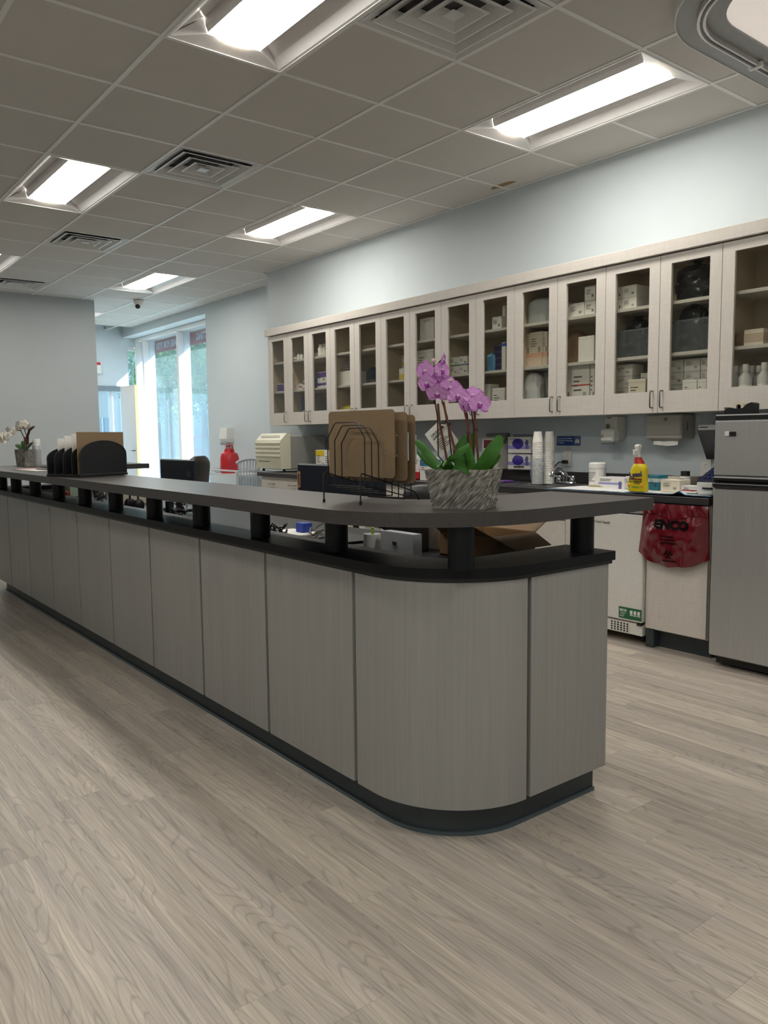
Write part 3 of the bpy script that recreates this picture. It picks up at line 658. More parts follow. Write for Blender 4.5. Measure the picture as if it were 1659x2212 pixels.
# sharps container on the wall
Y0 = 2.80; x0, x1 = X(1040, 975, Y0), X(1075, 975, Y0); z0, z1 = .925, 1.17
k = TH('sharps_container', 'beige wall-mounted sharps container with a red window behind the orchid', 'sharps container', ((x0+x1)/2, 2.85, z0))
k.p('bracket', B((x0-.01, Y0+.06, z1-.02), (x1+.02, YW-.002, z1+.03), .003), M('bracket_grey', (120, 116, 112), .5)); k.p('cabinet', B((x0, Y0, z0), (x1, YW-.003, z1), .008), M('sharps_beige', (206, 204, 194), .45))
k.p('window_frame', B((x0+.02, Y0-.004, z1-.09), (x1-.035, Y0-.0005, z1-.015), .002), CARTON); k.p('red_window', B((x0+.028, Y0-.006, z1-.083), (x1-.043, Y0-.0042, z1-.022), .001), M('wine_window', (112, 44, 58), .25))
k.p('side_slot', sum_boxes([(x1-.001, Y0+.05+.012*i, z1-.05, x1+.001, Y0+.056+.012*i, z1-.01) for i in range(4)]), BLACK)
# glove boxes in an acrylic rack
Y0 = 2.84; GP = M('glove_purple', (70, 56, 160), .5)
xr0, xr1 = X(1097, 980, Y0), X(1146, 980, Y0)
k = TH('glove_rack', 'clear acrylic wall rack holding two purple glove boxes', 'rack', ((xr0+xr1)/2, 2.88, .928)); k.p('back_plate', B((xr0-.008, YW-.006, .928), (xr1+.008, YW-.002, 1.19)), CLEAR)
for z in (.928, 1.047): k.p('rack_shelf', B((xr0-.006, Y0-.006, z), (xr1+.006, YW-.007, z+.004)), CLEAR)
for n, (z0, z1, lb) in enumerate(((.933, 1.044, 'lower purple glove box in the acrylic wall rack'), (1.052, 1.17, 'upper purple glove box in the acrylic wall rack'))):
    k = TH('glove_box', lb, 'glove box', ((xr0+xr1)/2, 2.87, z0), 'glove boxes in the wall rack'); w = xr1-xr0
    k.p('carton', B((xr0, Y0, z0), (xr1, YW-.008, z1), .0015), CARTON)
    k.p('lilac_band', B((xr0+.001, Y0-.0006, z0+.03), (xr1-.001, Y0-.0001, z0+.055)), M('lilac', (150, 148, 205), .5))
    m = MB(); m.T = Matrix.Translation((xr0+w*.45, Y0-.004, z0+.068)) @ Matrix.Rotation(PI/2, 4, 'X'); m.lathe([(.001, .006), (.03, .004), (.045, -.002), (.05, -.005)], 20); m.v = [Vector((xr0+w*.45+(p.x-xr0-w*.45)*1.15, p.y+.006*noise.noise(p*60), z0+.068+(p.z-z0-.068)*.8)) for p in m.v]; k.p('glove_opening', m, GP, None, True)
    m = MB(); gx, gz = xr1-.034, z0+.06; m.box((gx-.012, Y0-.002, gz-.03), (gx+.012, Y0-.0005, gz+.01))
    for i in range(4): m.box((gx-.013+.007*i, Y0-.002, gz+.01), (gx-.008+.007*i, Y0-.0005, gz+.034+.006*(1-abs(i-1.5))))
    m.add([(gx-.012, Y0-.002, gz), (gx-.026, Y0-.002, gz+.014), (gx-.022, Y0-.002, gz+.018), (gx-.012, Y0-.002, gz+.008)], [(0, 1, 2, 3)]); k.p('hand_print', m, M('hand_lilac', (104, 100, 160), .5))
    if n == 0: k.t('McKESSON', .02, INK, (xr0+w*.5, Y0-.0012, z0+.018), bold=.001)
    else: k.p('print', lines(xr0+.012, xr0+.09, z1-.02, z1-.008, Y0-.0005, 2, seed=5), INK)
# cup stacks
def cupstack(px, pt, pb, Y, r, label):
    xx = X(px, pb, Y); zt = at(px, pt, y=Y).z; k = TH('cup_stack', label, 'cup stack', (xx, Y, ZW), 'stacks of white paper cups')
    hh = (zt-ZW); nC = int((hh-.075)/.0115)+1; sp = (hh-.075)/(nC-1)
    for i in range(nC):
        z = ZW+(hh-.075)*i/(nC-1)
        if i < nC-1: k.p('cup', MB().lathe([(r, z), (r+.0012, z+.002), (r, z+.004), (r*.985, z+sp)], 18, (xx, Y, 0)), CARTON, None, True)
        else: k.p('cup', MB().lathe([(r, z), (r+.0012, z+.002), (r, z+.004), (r*.74, z+.072), (r*.72, z+.075), (.001, z+.073)], 18, (xx, Y, 0)), CARTON, None, True); k.p('cup_print', MB().lathe([(r*.93, z+.022), (r*.9, z+.028)], 18, (xx, Y, 0)), M('cup_grey_print', (120, 120, 120)), None, True)
    return xx, k
xb, kcup = cupstack(1161, 932, 1046, 2.60, .035, 'stack of white paper cups in crumpled film, beside the glove boxes'); cupstack(1186, 932, 1046, 2.68, .036, 'stack of white paper cups nearer the hand-washing sign')
def filmbag(name, label, c, rad, h, cat='plastic bag', mat=None, seed=1, amp=.3, par=None):
    m = MB(); n = 22; rings = []
    for i in range(13):
        t = i/12; r = rad*(.9+.2*math.sin(t*PI))*(1 if t < .8 else 1-(t-.8)*2.2)
        ring = []
        for j in range(n):
            a = 2*PI*j/n; q = r*(1+amp*.5*noise.noise(Vector((math.cos(a)*2.3+seed, math.sin(a)*2.3, t*4))) + amp*.25*noise.noise(Vector((math.cos(a)*6+seed, math.sin(a)*6, t*9))))
            ring.append((c[0]+q*math.cos(a), c[1]+q*math.sin(a), c[2]+h*t))
        rings.append(ring)
    m.loft(rings); 
    if par: return par.p(name, m, mat or CLEAR, None, True)
    o = shift(m, Vector(c)).build(name, mat or CLEAR, None, True, c); return tag(o, label, cat)
filmbag('film_sleeve', 'crumpled clear film sleeve around the left cup stack', (xb, 2.60, ZW+.001), .043, .2, 'plastic sleeve', glassmat('film', (235, 238, 240), .9, .12, haze=.28), 3, par=kcup)
tag(B((X(1080, 1040, 2.6), 2.55, ZW), (X(1098, 1040, 2.6), 2.66, ZW+.012), .003).build('notepad', M('purple_pad', (110, 66, 150), .5)), 'small purple pad lying on the worktop beside the planter', 'notepad')
# sign, outlet, plug
p0, p1 = at(1203, 942, y=2.912), at(1254, 964, y=2.912); z0, z1 = 1.108, 1.172
k = TH('wall_sign', 'small blue hand-washing sign on the wall above the outlet', 'sign', ((p0.x+p1.x)/2, 2.912, z0)); SB = M('sign_blue', (30, 66, 136), .4)
k.p('plate', B((p0.x, 2.909, z0), (p1.x, 2.9145, z1), .003), SB); w = p1.x-p0.x
for i, s in enumerate(('Employees Must Wash', 'Hands Before Returning', 'To Work')): k.t(s, .0135, PRW, (p0.x+.01, 2.9085, z1-.016-.015*i), align='LEFT')
m = MB(); q = p1.x-.026
for a in (-1, 1): m.box((q+a*.002, 2.908, z0+.016), (q+a*.016, 2.9088, z0+.034)); m.add([(q+a*.001, 2.908, z0+.034), (q+a*.015, 2.908, z0+.034), (q+a*.004, 2.908, z0+.052)], [(0, 1, 2)])
k.p('hands_symbol', m, PRW); fr = MB()
for a in ((q-.021, z0+.008, q+.021, z0+.0095), (q-.021, z0+.0565, q+.021, z0+.058), (q-.021, z0+.008, q-.0195, z0+.058), (q+.0195, z0+.008, q+.021, z0+.058)): fr.box((a[0], 2.908, a[1]), (a[2], 2.9088, a[3]))
k.p('symbol_border', fr, PRW)
def outlet(px, py, label):
    p = at(px, py, y=2.91); k = TH('wall_outlet', label, 'outlet', (p.x, 2.91, p.z)); k.p('cover_plate', B((p.x-.035, 2.908, p.z-.058), (p.x+.035, 2.9145, p.z+.058), .002), WHITE)
    for dz in (.024, -.024):
        s = k.p('socket', B((p.x-.017, 2.906, p.z+dz-.014), (p.x+.017, 2.9082, p.z+dz+.014), .001), CARTON); k.p('slots', sum_boxes([(p.x+a, 2.9052, p.z+dz-.002, p.x+a+.002, 2.9061, p.z+dz+.007) for a in (-.007, .005)]+[(p.x-.002, 2.9052, p.z+dz-.010, p.x+.002, 2.9061, p.z+dz-.006)]), BLACK, s)
    return p
po = outlet(1225, 990, 'white double outlet below the blue hand-washing sign'); outlet(1524, 1014, 'white wall outlet half hidden by the refrigerator')
k = TH('power_cord', 'black power cord plugged into the outlet above the sink', 'cord', (po.x, 2.88, ZW)); pz = po.z-.024
k.p('plug', B((po.x-.02, 2.872, pz-.012), (po.x+.016, 2.905, pz+.012), .004), BLACK); k.p('cable', MB().tube([(po.x-.015, 2.88, pz), (po.x-.04, 2.87, pz-.004), (po.x-.066, 2.86, pz-.03), (po.x-.085, 2.85, pz-.08), (po.x-.09, 2.83, ZW+.01), (po.x-.06, 2.80, ZW+.005)], .0045, 6), BLACK, None, True)
# sink and faucet
k = TH('sink', 'stainless drop-in sink basin in the worktop', 'sink', ((SX0+SX1)/2, 2.55, .70)); m = MB()
rim = [(SX0-.015, SY0-.015), (SX1+.015, SY0-.015), (SX1+.015, SY1+.02), (SX0-.015, SY1+.02)]; inn = [(SX0+.015, SY0+.015), (SX1-.015, SY0+.015), (SX1-.015, SY1-.05), (SX0+.015, SY1-.05)]
m.add([(*p, .8535) for p in rim]+[(*p, .857) for p in rim]+[(*p, .857) for p in inn]+[(p[0]*.9+.01, p[1]*.96+.1, .70) for p in inn], [(i+4*r, (i+1) % 4+4*r, (i+1) % 4+4*r+4, i+4*r+4) for r in range(3) for i in range(4)]+[(12, 13, 14, 15)]); k.p('basin', m, M('sink_steel', (190, 190, 190), .25, 1))
k.p('drain', MB().lathe([(.03, .702), (.02, .704)], 16, ((SX0+SX1)/2, 2.55, 0)), STEEL)
fx = X(1222, 1040, 2.70); fy = 2.70; k = TH('faucet', 'chrome two-handle faucet behind the sink', 'faucet', (fx, fy, .858))
k.p('base_plate', B((fx-.075, fy-.025, .858), (fx+.075, fy+.025, .872), .008), CHROME, None, True); k.p('spout', MB().tube([(fx, fy, .865), (fx, fy-.005, .91), (fx-.004, fy-.03, .945), (fx-.008, fy-.07, .95), (fx-.012, fy-.12, .932), (fx-.013, fy-.135, .912)], [.02, .019, .018, .017, .014, .013], 12), CHROME, None, True)
for a in (-1, 1):
    h = k.p('handle', MB().lathe([(.018, .87), (.02, .885), (.014, .9), (.012, .905)], 14, (fx+a*.055, fy, 0)), CHROME, None, True); k.p('lever', B((fx+a*.055-.035, fy-.03, .9), (fx+a*.055+.035, fy-.012, .912), .005), CHROME, h, True)
# dispensers
Y0 = 2.78; x0, x1 = X(1299, 925, Y0), X(1327, 925, Y0); z0, z1 = 1.125, 1.305
k = TH('soap_dispenser', 'beige wall soap dispenser above the wipes canister', 'soap dispenser', ((x0+x1)/2, 2.84, z0)); SBG = M('dispenser_beige', (206, 204, 194), .4)
k.p('housing', B((x0+.002, Y0+.02, z0+.02), (x1-.002, YW-.002, z1), .012), SBG); k.p('push_cover', B((x0-.004, Y0-.01, z0+.01), (x1, Y0+.06, z0+.09), .01), M('dispenser_cover', (222, 221, 214), .35)); k.p('push_bar', B((x0, Y0-.012, z0-.006), (x1-.008, Y0+.03, z0+.016), .007), M('bar_grey', (136, 138, 140), .4))
m = MB(); m.T = Matrix.Translation((x0+.036, Y0+.019, z0+.11)) @ Matrix.Rotation(PI/2, 4, 'X'); m.lathe([(.016, 0), (.013, .002), (.001, .002)], 18); k.p('sight_window', m, M('olive_badge', (96, 106, 84), .4)); k.p('print', lines(x0+.004, x0+.035, z0+.035, z0+.055, Y0-.0105, 3, seed=3), INK); k.p('latch', B((x0+.03, Y0+.016, z1-.02), (x0+.06, Y0+.0205, z1-.015)), INK)
Y0 = 2.76; x0, x1 = X(1394, 925, Y0), X(1472, 925, Y0); z0, z1 = 1.15, 1.30; BS = M('brushed_steel', (176, 172, 163), .4, .3, noise_=[((3, 3, 200), .06, 1)])
k = TH('towel_dispenser', 'brushed steel paper towel dispenser on the wall left of the refrigerator', 'towel dispenser', ((x0+x1)/2, 2.83, z0))
k.p('cabinet', B((x0, Y0, z0), (x1, YW-.002, z1), .008), BS); k.p('front_cover', B((x0+.003, Y0-.006, z0+.022), (x1-.003, Y0+.01, z1-.004), .006), BS)
m = MB(); m.add([(x0+.01, Y0+.0, z0+.02), (x1-.01, Y0+.0, z0+.02), (x1-.03, Y0+.03, z0-.012), (x0+.03, Y0+.03, z0-.012)], [(0, 1, 2, 3)]); k.p('chute', m, BS)
m = MB(); m.T = Matrix.Translation(((x0+x1)/2+.02, Y0-.006, z1-.03)) @ Matrix.Rotation(PI/2, 4, 'X'); m.lathe([(.012, 0), (.012, .004), (.006, .005), (.006, .008), (.001, .008)], 16); k.p('lock', m, STEEL, None, True)
k.p('level_slot', B((x1-.001, Y0+.06, z0+.05), (x1+.0006, Y0+.066, z0+.1)), BLACK)
kk = TH('paper_towel', 'white paper towel hanging from the steel dispenser', 'paper towel', ((x0+x1)/2, Y0+.03, z0-.04))
m = MB(); m.grid(lambda u, v: (x0+.04+(x1-x0-.08)*u, Y0+.028-.004*math.sin(u*12), z0-.011-.03*v*(1-.5*abs(u-.6))), 14, 2); kk.p('sheet', m, CARTON)
# canister, gloves, pads, cleaners
cx_ = X(1286, 1050, 2.58); k = TH('wipes_canister', 'white round wipes canister beside the faucet', 'canister', (cx_, 2.60, ZW)); r = .052
k.p('tub', MB().lathe([(r-.003, ZW), (r, ZW+.006), (r, ZW+.118), (r-.004, ZW+.12)], 28, (cx_, 2.60, 0)), WHITE, None, True); k.p('lid', MB().lathe([(r+.002, ZW+.12), (r+.002, ZW+.148), (r-.006, ZW+.155), (.001, ZW+.155)], 28, (cx_, 2.60, 0)), M('lid_white', (232, 232, 228), .3), None, True)
lb = MB(); lb.strip([(cx_+(r+.0006)*math.cos(t), 2.60+(r+.0006)*math.sin(t)) for t in [math.radians(-150+10*i) for i in range(15)]], [(cx_+r*math.cos(t), 2.60+r*math.sin(t)) for t in [math.radians(-150+10*i) for i in range(15)]], ZW+.02, ZW+.105); lbo = k.p('paper_label', lb, CARTON)
k.p('print', lines(cx_-.03, cx_+.03, ZW+.035, ZW+.1, 2.60-r-.0008, 6, seed=6), M('grey_print', (90, 92, 90)), lbo)
Y0 = 2.46
k = TH('glove_box', 'white and lilac glove box lying in front of the wipes canister', 'glove box', (X(1320, 1045, Y0), Y0+.06, ZW)); x0, x1 = X(1293, 1045, Y0), X(1349, 1045, Y0)
k.p('carton', B((x0, Y0, ZW+.003), (x1, Y0+.12, ZW+.073), .0015), CARTON); k.p('lilac_band', B((x0+.001, Y0-.0006, ZW+.03), (x1-.04, Y0, ZW+.042)), M('lilac', (150, 148, 205))); k.p('top_print', B((x0+.01, Y0+.02, ZW+.0728), (x1-.01, Y0+.1, ZW+.0735)), M('lilac_pale', (190, 186, 210), .5)); k.p('print', lines(x0+.01, x1-.06, ZW+.048, ZW+.066, Y0-.0005, 2, seed=9), M('grey_print', (90, 92, 90)))
m = MB(); gx, gz = x1-.03, ZW+.025; m.box((gx-.01, Y0-.002, gz-.018), (gx+.01, Y0-.0005, gz+.008))
for i in range(4): m.box((gx-.011+.006*i, Y0-.002, gz+.008), (gx-.007+.006*i, Y0-.0005, gz+.024+.004*(1-abs(i-1.5))))
k.p('hand_print', m, M('hand_lilac', (104, 100, 160)))
PAD = M('pad_white', (232, 233, 232), .8); PADB = M('pad_blue', (110, 160, 200), .7)
def pad(name, label, x0, x1, y0, y1, z, sd):
    k = TH(name, label, 'pad', ((x0+x1)/2, (y0+y1)/2, z), 'absorbent pads on the worktop'); f = lambda ins: (lambda u, v: (x0+ins+(x1-x0-2*ins)*u, y0+ins+(y1-y0-2*ins)*v, z+(.0035 if ins else .001)+.0025*abs(noise.noise(Vector((u*6+sd, v*5, 1))))+(.02*max(0, 1-abs(u-.66)*14)*max(0, 1-v*4) if sd == 2 else 0)))
    m = MB(); m.grid(f(0), 60, 14); k.p('blue_backing', m, PADB); m = MB(); m.grid(f(.018), 60, 14); k.p('white_face', m, PAD)
pad('absorbent_pad', 'white absorbent pad with blue edge beside the sink', SX1+.005, .86, 2.265, 2.62, ZW, 1); pad('absorbent_pad', 'white absorbent pad with a puckered blue edge beside the refrigerator', .865, 1.37, 2.262, 2.66, ZW+.0065, 2)
v = at(1300, 1052, z=ZW+.012); k = TH('marker_pen', 'yellow and brown marker lying in front of the glove box', 'pen', (v.x, v.y, ZW+.012)); k.p('barrel', MB().tube([(v.x-.09, v.y-.01, ZW+.016), (v.x+.01, v.y, ZW+.016)], .006, 8), M('pen_tan', (178, 164, 120), .5), None, True); k.p('cap', MB().tube([(v.x+.01, v.y, ZW+.016), (v.x+.05, v.y+.004, ZW+.016)], .0068, 8), M('pen_brown', (96, 40, 34), .5), None, True)
# yellow spray bottle
lx, ly, lz = at(1379, 1066, z=.862).x-.05, 2.30, ZW+.012
lx = X(1379, 1050, ly)
k = TH('spray_bottle', 'yellow trigger spray bottle with red neck on the worktop', 'spray bottle', (lx, ly, lz))
def sup(cx, cy, z, a, b, n=24, e=2.6): return [(cx+a*abs(math.cos(t))**(2/e)*math.copysign(1, math.cos(t)), cy+b*abs(math.sin(t))**(2/e)*math.copysign(1, math.sin(t)), z) for t in [2*PI*i/n for i in range(n)]]
bod = [(0, .058, .03, -.002), (.012, .061, .033, -.002), (.05, .058, .032, -.002), (.085, .052, .031, 0), (.115, .049, .031, .004), (.135, .044, .03, .006), (.15, .033, .026, .006), (.155, .027, .022, .005)]
m = MB(); m.loft([sup(lx+o, ly, lz+z, a, b) for z, a, b, o in bod]); k.p('bottle', m, M('yellow_bottle', (226, 204, 34), .35), None, True)
m = MB(); m.loft([sup(lx+o, ly, lz+z, a, b) for z, a, b, o in ((.155, .0285, .0235, .005), (.17, .024, .021, .0), (.19, .016, .016, -.006))]); k.p('red_sleeve', m, M('sleeve_red', (178, 42, 30), .4), None, True)
k.p('trigger_head', MB().loft([sup(lx-.006, ly, lz+z, a, b, 16) for z, a, b in ((.188, .014, .014), (.205, .014, .013), (.215, .011, .015), (.235, .012, .02), (.25, .016, .024), (.258, .013, .02), (.261, .005, .01))]), WHITE, None, True); k.p('trigger', B((lx-.012, ly-.045, lz+.2), (lx+.002, ly-.012, lz+.232), .004), WHITE)
NAVY = M('navy_print', (30, 34, 110), .5); yy = ly-.0345
k.t('Lysol', .038, NAVY, (lx+.004, yy-.001, lz+.094), rot=.12, bold=.0012); k.p('brown_banner', B((lx-.04, yy, lz+.066), (lx+.045, yy+.0006, lz+.074)), M('banner_brown', (120, 52, 40), .5)); k.t('ALL PURPOSE', .0135, INK, (lx+.002, yy, lz+.056), bold=.0004); k.t('CLEANER', .009, INK, (lx+.012, yy, lz+.046))
m = MB()
for q in (-.04, .036): m.ball((lx+q, ly-.026, lz+.035), (.014, .008, .014), 10, 6)
k.p('fruit_print', m, M('lemon_print', (236, 176, 30), .5), None, True); k.p('leaf_print', B((lx-.02, yy, lz+.022), (lx+.025, yy+.0006, lz+.03)), M('leaf_green', (120, 160, 60), .5))
zp = ZW+.0125
carton('carton', 'small white carton behind the yellow spray bottle', 1351, 1364, 1029, 1056, 2.48, .06, CARTON, zp)
carton('carton', 'teal printed carton right of the yellow spray bottle', 1400, 1421, 1027, 1061, 2.42, .1, M('teal_carton', (40, 124, 150), .5), zp, band=((205, 222, 226), .55, .8))
carton('carton', 'cream carton right of the teal carton', 1427, 1468, 1037, 1064, 2.36, .11, M('cream_carton', (226, 218, 200), .6), zp)
carton('carton', 'beige open-flapped carton at the back of the worktop', 1432, 1482, 1030, 1046, 2.66, .14, M('beige_carton', (206, 196, 178), .6), zp)
carton('carton', 'white carton with a red stripe beside the white device', 1472, 1504, 1050, 1070, 2.31, .09, CARTON, zp+.004, band=((176, 40, 60), .3, .45))
bx, by = X(1480, 1040, 2.53), 2.53; k = TH('pill_bottle', 'small white bottle with black cap behind the red-striped carton', 'bottle', (bx, by, zp)); k.p('body', MB().lathe([(.026, zp), (.027, zp+.004), (.027, zp+.075), (.02, zp+.082)], 20, (bx, by, 0)), WHITE, None, True); k.p('cap', MB().lathe([(.025, zp+.082), (.025, zp+.108), (.001, zp+.109)], 20, (bx, by, 0)), BLACK, None, True); k.p('label_print', lines(bx-.018, bx+.018, zp+.02, zp+.07, by-.0285, 5, seed=5), M('grey_print', (90, 92, 90)))
# white analyser with dark sloped panel
Y0 = 2.30; x0, x1 = X(1503, 1055, Y0), 1.372; k = TH('analyser', 'white benchtop analyser with a dark blue sloped panel beside the refrigerator', 'analyser', ((x0+x1)/2, 2.4, zp))
k.p('housing', B((x0, Y0, zp), (x1, Y0+.26, zp+.07), .01), WHITE); m = MB(); m.add([(x0, Y0, zp+.07), (x1, Y0, zp+.07), (x1, Y0+.2, zp+.15), (x0, Y0+.2, zp+.15), (x0, Y0+.26, zp+.07), (x1, Y0+.26, zp+.07)], [(0, 1, 2, 3), (3, 2, 5, 4), (0, 3, 4), (1, 5, 2)]); pn = k.p('panel_hood', m, M('navy_panel', (24, 30, 62), .25))
k.p('keys', sum_boxes([(x0+.02+.022*i, Y0+.03+.04*j, zp+.0845+.016*j, x0+.034+.022*i, Y0+.05+.04*j, zp+.091+.016*j) for i in range(4) for j in range(4)]), M('key_blue', (60, 70, 130), .4), pn)['kind'] = 'stuff'
k.p('card_slot', B((x0+.04, Y0-.012, zp+.03), (x1-.005, Y0+.002, zp+.04), .002), BLACK)
# wall pocket half behind the refrigerator
Y0 = 2.80; x0, x1 = X(1505, 965, Y0), X(1545, 965, Y0)+.05; k = TH('wall_pocket', 'black wall pocket beside the refrigerator', 'wall pocket', ((x0+x1)/2, 2.86, 1.03)); m = MB()
m.loft([[(x0+.03, Y0+.06, 1.03), (x1-.03, Y0+.06, 1.03), (x1-.03, YW-.003, 1.03), (x0+.03, YW-.003, 1.03)], [(x0, Y0, 1.20), (x1, Y0, 1.20), (x1, YW-.003, 1.20), (x0, YW-.003, 1.20)]]); k.p('pocket', m, M('smoke_black', (28, 28, 32), .18))
kk = TH('card_box', 'low white printed box on top of the black wall pocket', 'box', ((x0+x1)/2, 2.86, 1.201)); kk.p('body', B((x0+.002, Y0+.005, 1.2005), (x1-.005, YW-.004, 1.232), .002), CARTON); kk.p('print', lines(x0+.012, x0+.1, 1.21, 1.225, Y0+.004, 1, seed=3), INK)
# ================================================================= ON THE TRANSACTION TOP
CAPT = ZT
# ---- stone planter with purple orchids
pb = [at(934, 1098, z=ZT), at(1046, 1101, z=ZT)]; ux = (pb[1]-pb[0]); ux.z = 0; LB = ux.length; ux.normalize(); uy = Vector((-ux.y, ux.x, 0))
pc = (pb[0]+pb[1])/2+uy*.062; pc.z = ZT
STONE = M('carved_stone', (146, 143, 136), .8, noise_=[((26, 26, 26), .2, 1), ((160, 160, 160), .12, 1)])
def stone_mat():
    nt = STONE.node_tree; b = nt.nodes['Principled BSDF']; src = b.inputs['Base Color'].links[0].from_socket
    tc = nd(nt, 'ShaderNodeTexCoord'); mq = nd(nt, 'ShaderNodeMapping'); mq.inputs['Rotation'].default_value = (0, math.radians(45), 0); mp = nd(nt, 'ShaderNodeMapping'); mp.inputs['Scale'].default_value = (30, 70, 280)
    nt.links.new(tc.outputs['Object'], mq.inputs[0]); nt.links.new(mq.outputs[0], mp.inputs[0]); ns = nd(nt, 'ShaderNodeTexNoise'); ns.inputs['Scale'].default_value = 1; ns.inputs['Detail'].default_value = 3; nt.links.new(mp.outputs[0], ns.inputs[0])
    mr = nd(nt, 'ShaderNodeMapRange'); mr.inputs[1].default_value = .36; mr.inputs[2].default_value = .64; mr.inputs[3].default_value = .32; mr.inputs[4].default_value = 1.35; nt.links.new(ns.outputs[0], mr.inputs[0])
    vm = nd(nt, 'ShaderNodeVectorMath', operation='SCALE'); nt.links.new(src, vm.inputs[0]); nt.links.new(mr.outputs[0], vm.inputs['Scale']); nt.links.new(vm.outputs[0], b.inputs['Base Color'])
stone_mat()
def planter_mesh(wb, db, wt, dt, h, ns_, amp, sd):
    """tapered square pot, carved with slanting ridges; local, base at z 0"""
    m = MB(); rings = []; NZ = 40
    for i in range(NZ+1):
        t = i/NZ; a, b = (wb+(wt-wb)*t)/2, (db+(dt-db)*t)/2; ring = []
        per = []
        for s in range(4):
            for q in range(ns_):
                f = -1+2*q/ns_
                per.append([(f*a, -b, 0, -1, f*a), (a, f*b, 1, 0, f*b), (-f*a, b, 0, 1, -f*a), (-a, -f*b, -1, 0, -f*b)][s])
        for (x, y, nx, ny, u) in per:
            z = h*t; d1 = u*.79-z*.61; d2 = u*.61+z*.79
            g_ = noise.noise(Vector((d1*150, d2*26, sd+nx*3)))*.6+noise.noise(Vector((d1*320, d2*50, sd+5)))*.4
            k_ = amp*(g_)*(min(1, min(t, 1-t)*12))
            ring.append((x+nx*k_, y+ny*k_, z))
        rings.append(ring)
    m.loft(rings, cap=False); n = len(rings[0])
    inn = [(p[0]*.88, p[1]*.88, h) for p in rings[-1]]; inn2 = [(p[0]*.8, p[1]*.8, h-.03) for p in rings[-1]]
    m.loft([rings[-1], inn, inn2], cap=False); m.add(rings[0], [tuple(range(n))[::-1]])
    return m
rzp = math.atan2(ux.y, ux.x); PH = .112
orch = thing('potted_orchid', 'purple moth orchids in a grey carved-stone planter on the counter', 'potted orchid', pc, rzp)
planter_mesh(LB, .125, LB*1.24, .155, PH, 44, .008, 1).build('planter', STONE, orch, True)
pw = LB*1.24
B((-pw*.42, -.062, PH-.035), (pw*.42, .062, PH-.016)).build('potting_moss', M('moss', (92, 80, 46), .9, noise_=[((90, 90, 90), .4, 1)]), orch)
LEAF = M('orchid_leaf', (64, 116, 44), .32, noise_=[((14, 14, 60), .14, 1)])
def to_pot(px, py, dy=0.0):                 # a point in the flower plane (parallel to the planter front) in planter coordinates
    n = uy; d = cf + cr*((px-829.5)/FPX) - cu*((py-1106)/FPX); t = (pc+uy*dy-CAM).dot(n)/d.dot(n); p = CAM+d*t-pc
    return Vector((p.dot(ux), dy, p.z))
def leaf(pts, w, name='leaf', par=orch, mat=LEAF, dirw=None, fold=.25):
    P_ = [Vector(p) for p in pts]; n = len(P_); dense = []
    for i in range(n-1):                    # Catmull-Rom
        a, b, c, d = P_[max(i-1, 0)], P_[i], P_[i+1], P_[min(i+2, n-1)]
        for j in range(5):
            t = j/5; dense.append(.5*((2*b)+(c-a)*t+(2*a-5*b+4*c-d)*t*t+(3*b-a-3*c+d)*t**3))
    dense.append(P_[-1]); m = MB(); L = len(dense); V = []
    for i, p in enumerate(dense):
        t = i/(L-1); tg = (dense[min(i+1, L-1)]-dense[max(i-1, 0)]).normalized(); sd_ = (dirw or tg.cross(Vector((0, 0, 1))).normalized() if dirw is None else Vector(dirw)); sd_ = (sd_-tg*sd_.dot(tg)).normalized(); nn = tg.cross(sd_)
        ww = w*(.35+.65*math.sin(PI*min(1, .12+t*.9))**.8)*(1 if t < .9 else max(.05, math.sqrt(max(0, 1-((t-.9)/.1)**2))))
        for q in (-1, -.5, 0, .5, 1): V.append(p+sd_*ww*q+nn*abs(q)*ww*fold)
    F = [(i*5+q, i*5+q+1, (i+1)*5+q+1, (i+1)*5+q) for i in range(L-1) for q in range(4)]
    m.add(V, F); m.add([v-Vector((0, 0, .0015)) for v in V], [f[::-1] for f in F]); return m.build(name, mat, par, True)
R_ = lambda px, py, dy=0.0: to_pot(px, py, dy)
z0_ = PH-.02
leaf([(-.045, -.02, z0_), R_(930, 990, -.02), R_(912, 965, -.02), R_(896, 952, -.02)], .014, dirw=(.8, 0, .6))
leaf([(-.05, .0, z0_), R_(925, 1000, .0), R_(910, 985, .0), R_(900, 974, .0)], .007, dirw=(.8, 0, .6))
leaf([(.03, -.01, z0_), R_(1045, 1000, -.02), R_(1062, 975, -.03), R_(1075, 955, -.03), R_(1080, 940, -.03)], .021, dirw=(.7, 0, -.6))
leaf([(.06, .01, z0_), R_(1062, 1003, .0), R_(1072, 993, .0), R_(1081, 982, .0)], .008, dirw=(.7, 0, -.5))
leaf([(0, .02, z0_), R_(990, 985, .02), R_(998, 960, .02), R_(1010, 940, .02)], .018, dirw=(1, 0, .3))
leaf([(.01, .03, z0_), R_(1008, 985, .03), R_(1020, 955, .03), R_(1022, 935, .03)], .013, dirw=(1, 0, 0))
leaf([(-.01, -.03, z0_), R_(985, 985, -.04), R_(1000, 970, -.05), R_(1014, 960, -.055)], .013, dirw=(.5, -.5, -.6))
leaf([(-.02, -.03, z0_), (-.01, -.06, z0_+.03), (.015, -.075, z0_+.03), (.04, -.085, z0_+.012)], .017, dirw=(.4, -.3, .8))
leaf([(-.02, -.03, z0_), (-.035, -.055, z0_+.03), (-.045, -.075, z0_+.035), (-.05, -.085, z0_+.028)], .016, dirw=(.8, 0, .5))
leaf([(-.0, -.04, z0_), (.0, -.06, z0_+.045), (-.02, -.08, z0_+.05), (-.035, -.09, z0_+.03)], .013, dirw=(.7, 0, .6))
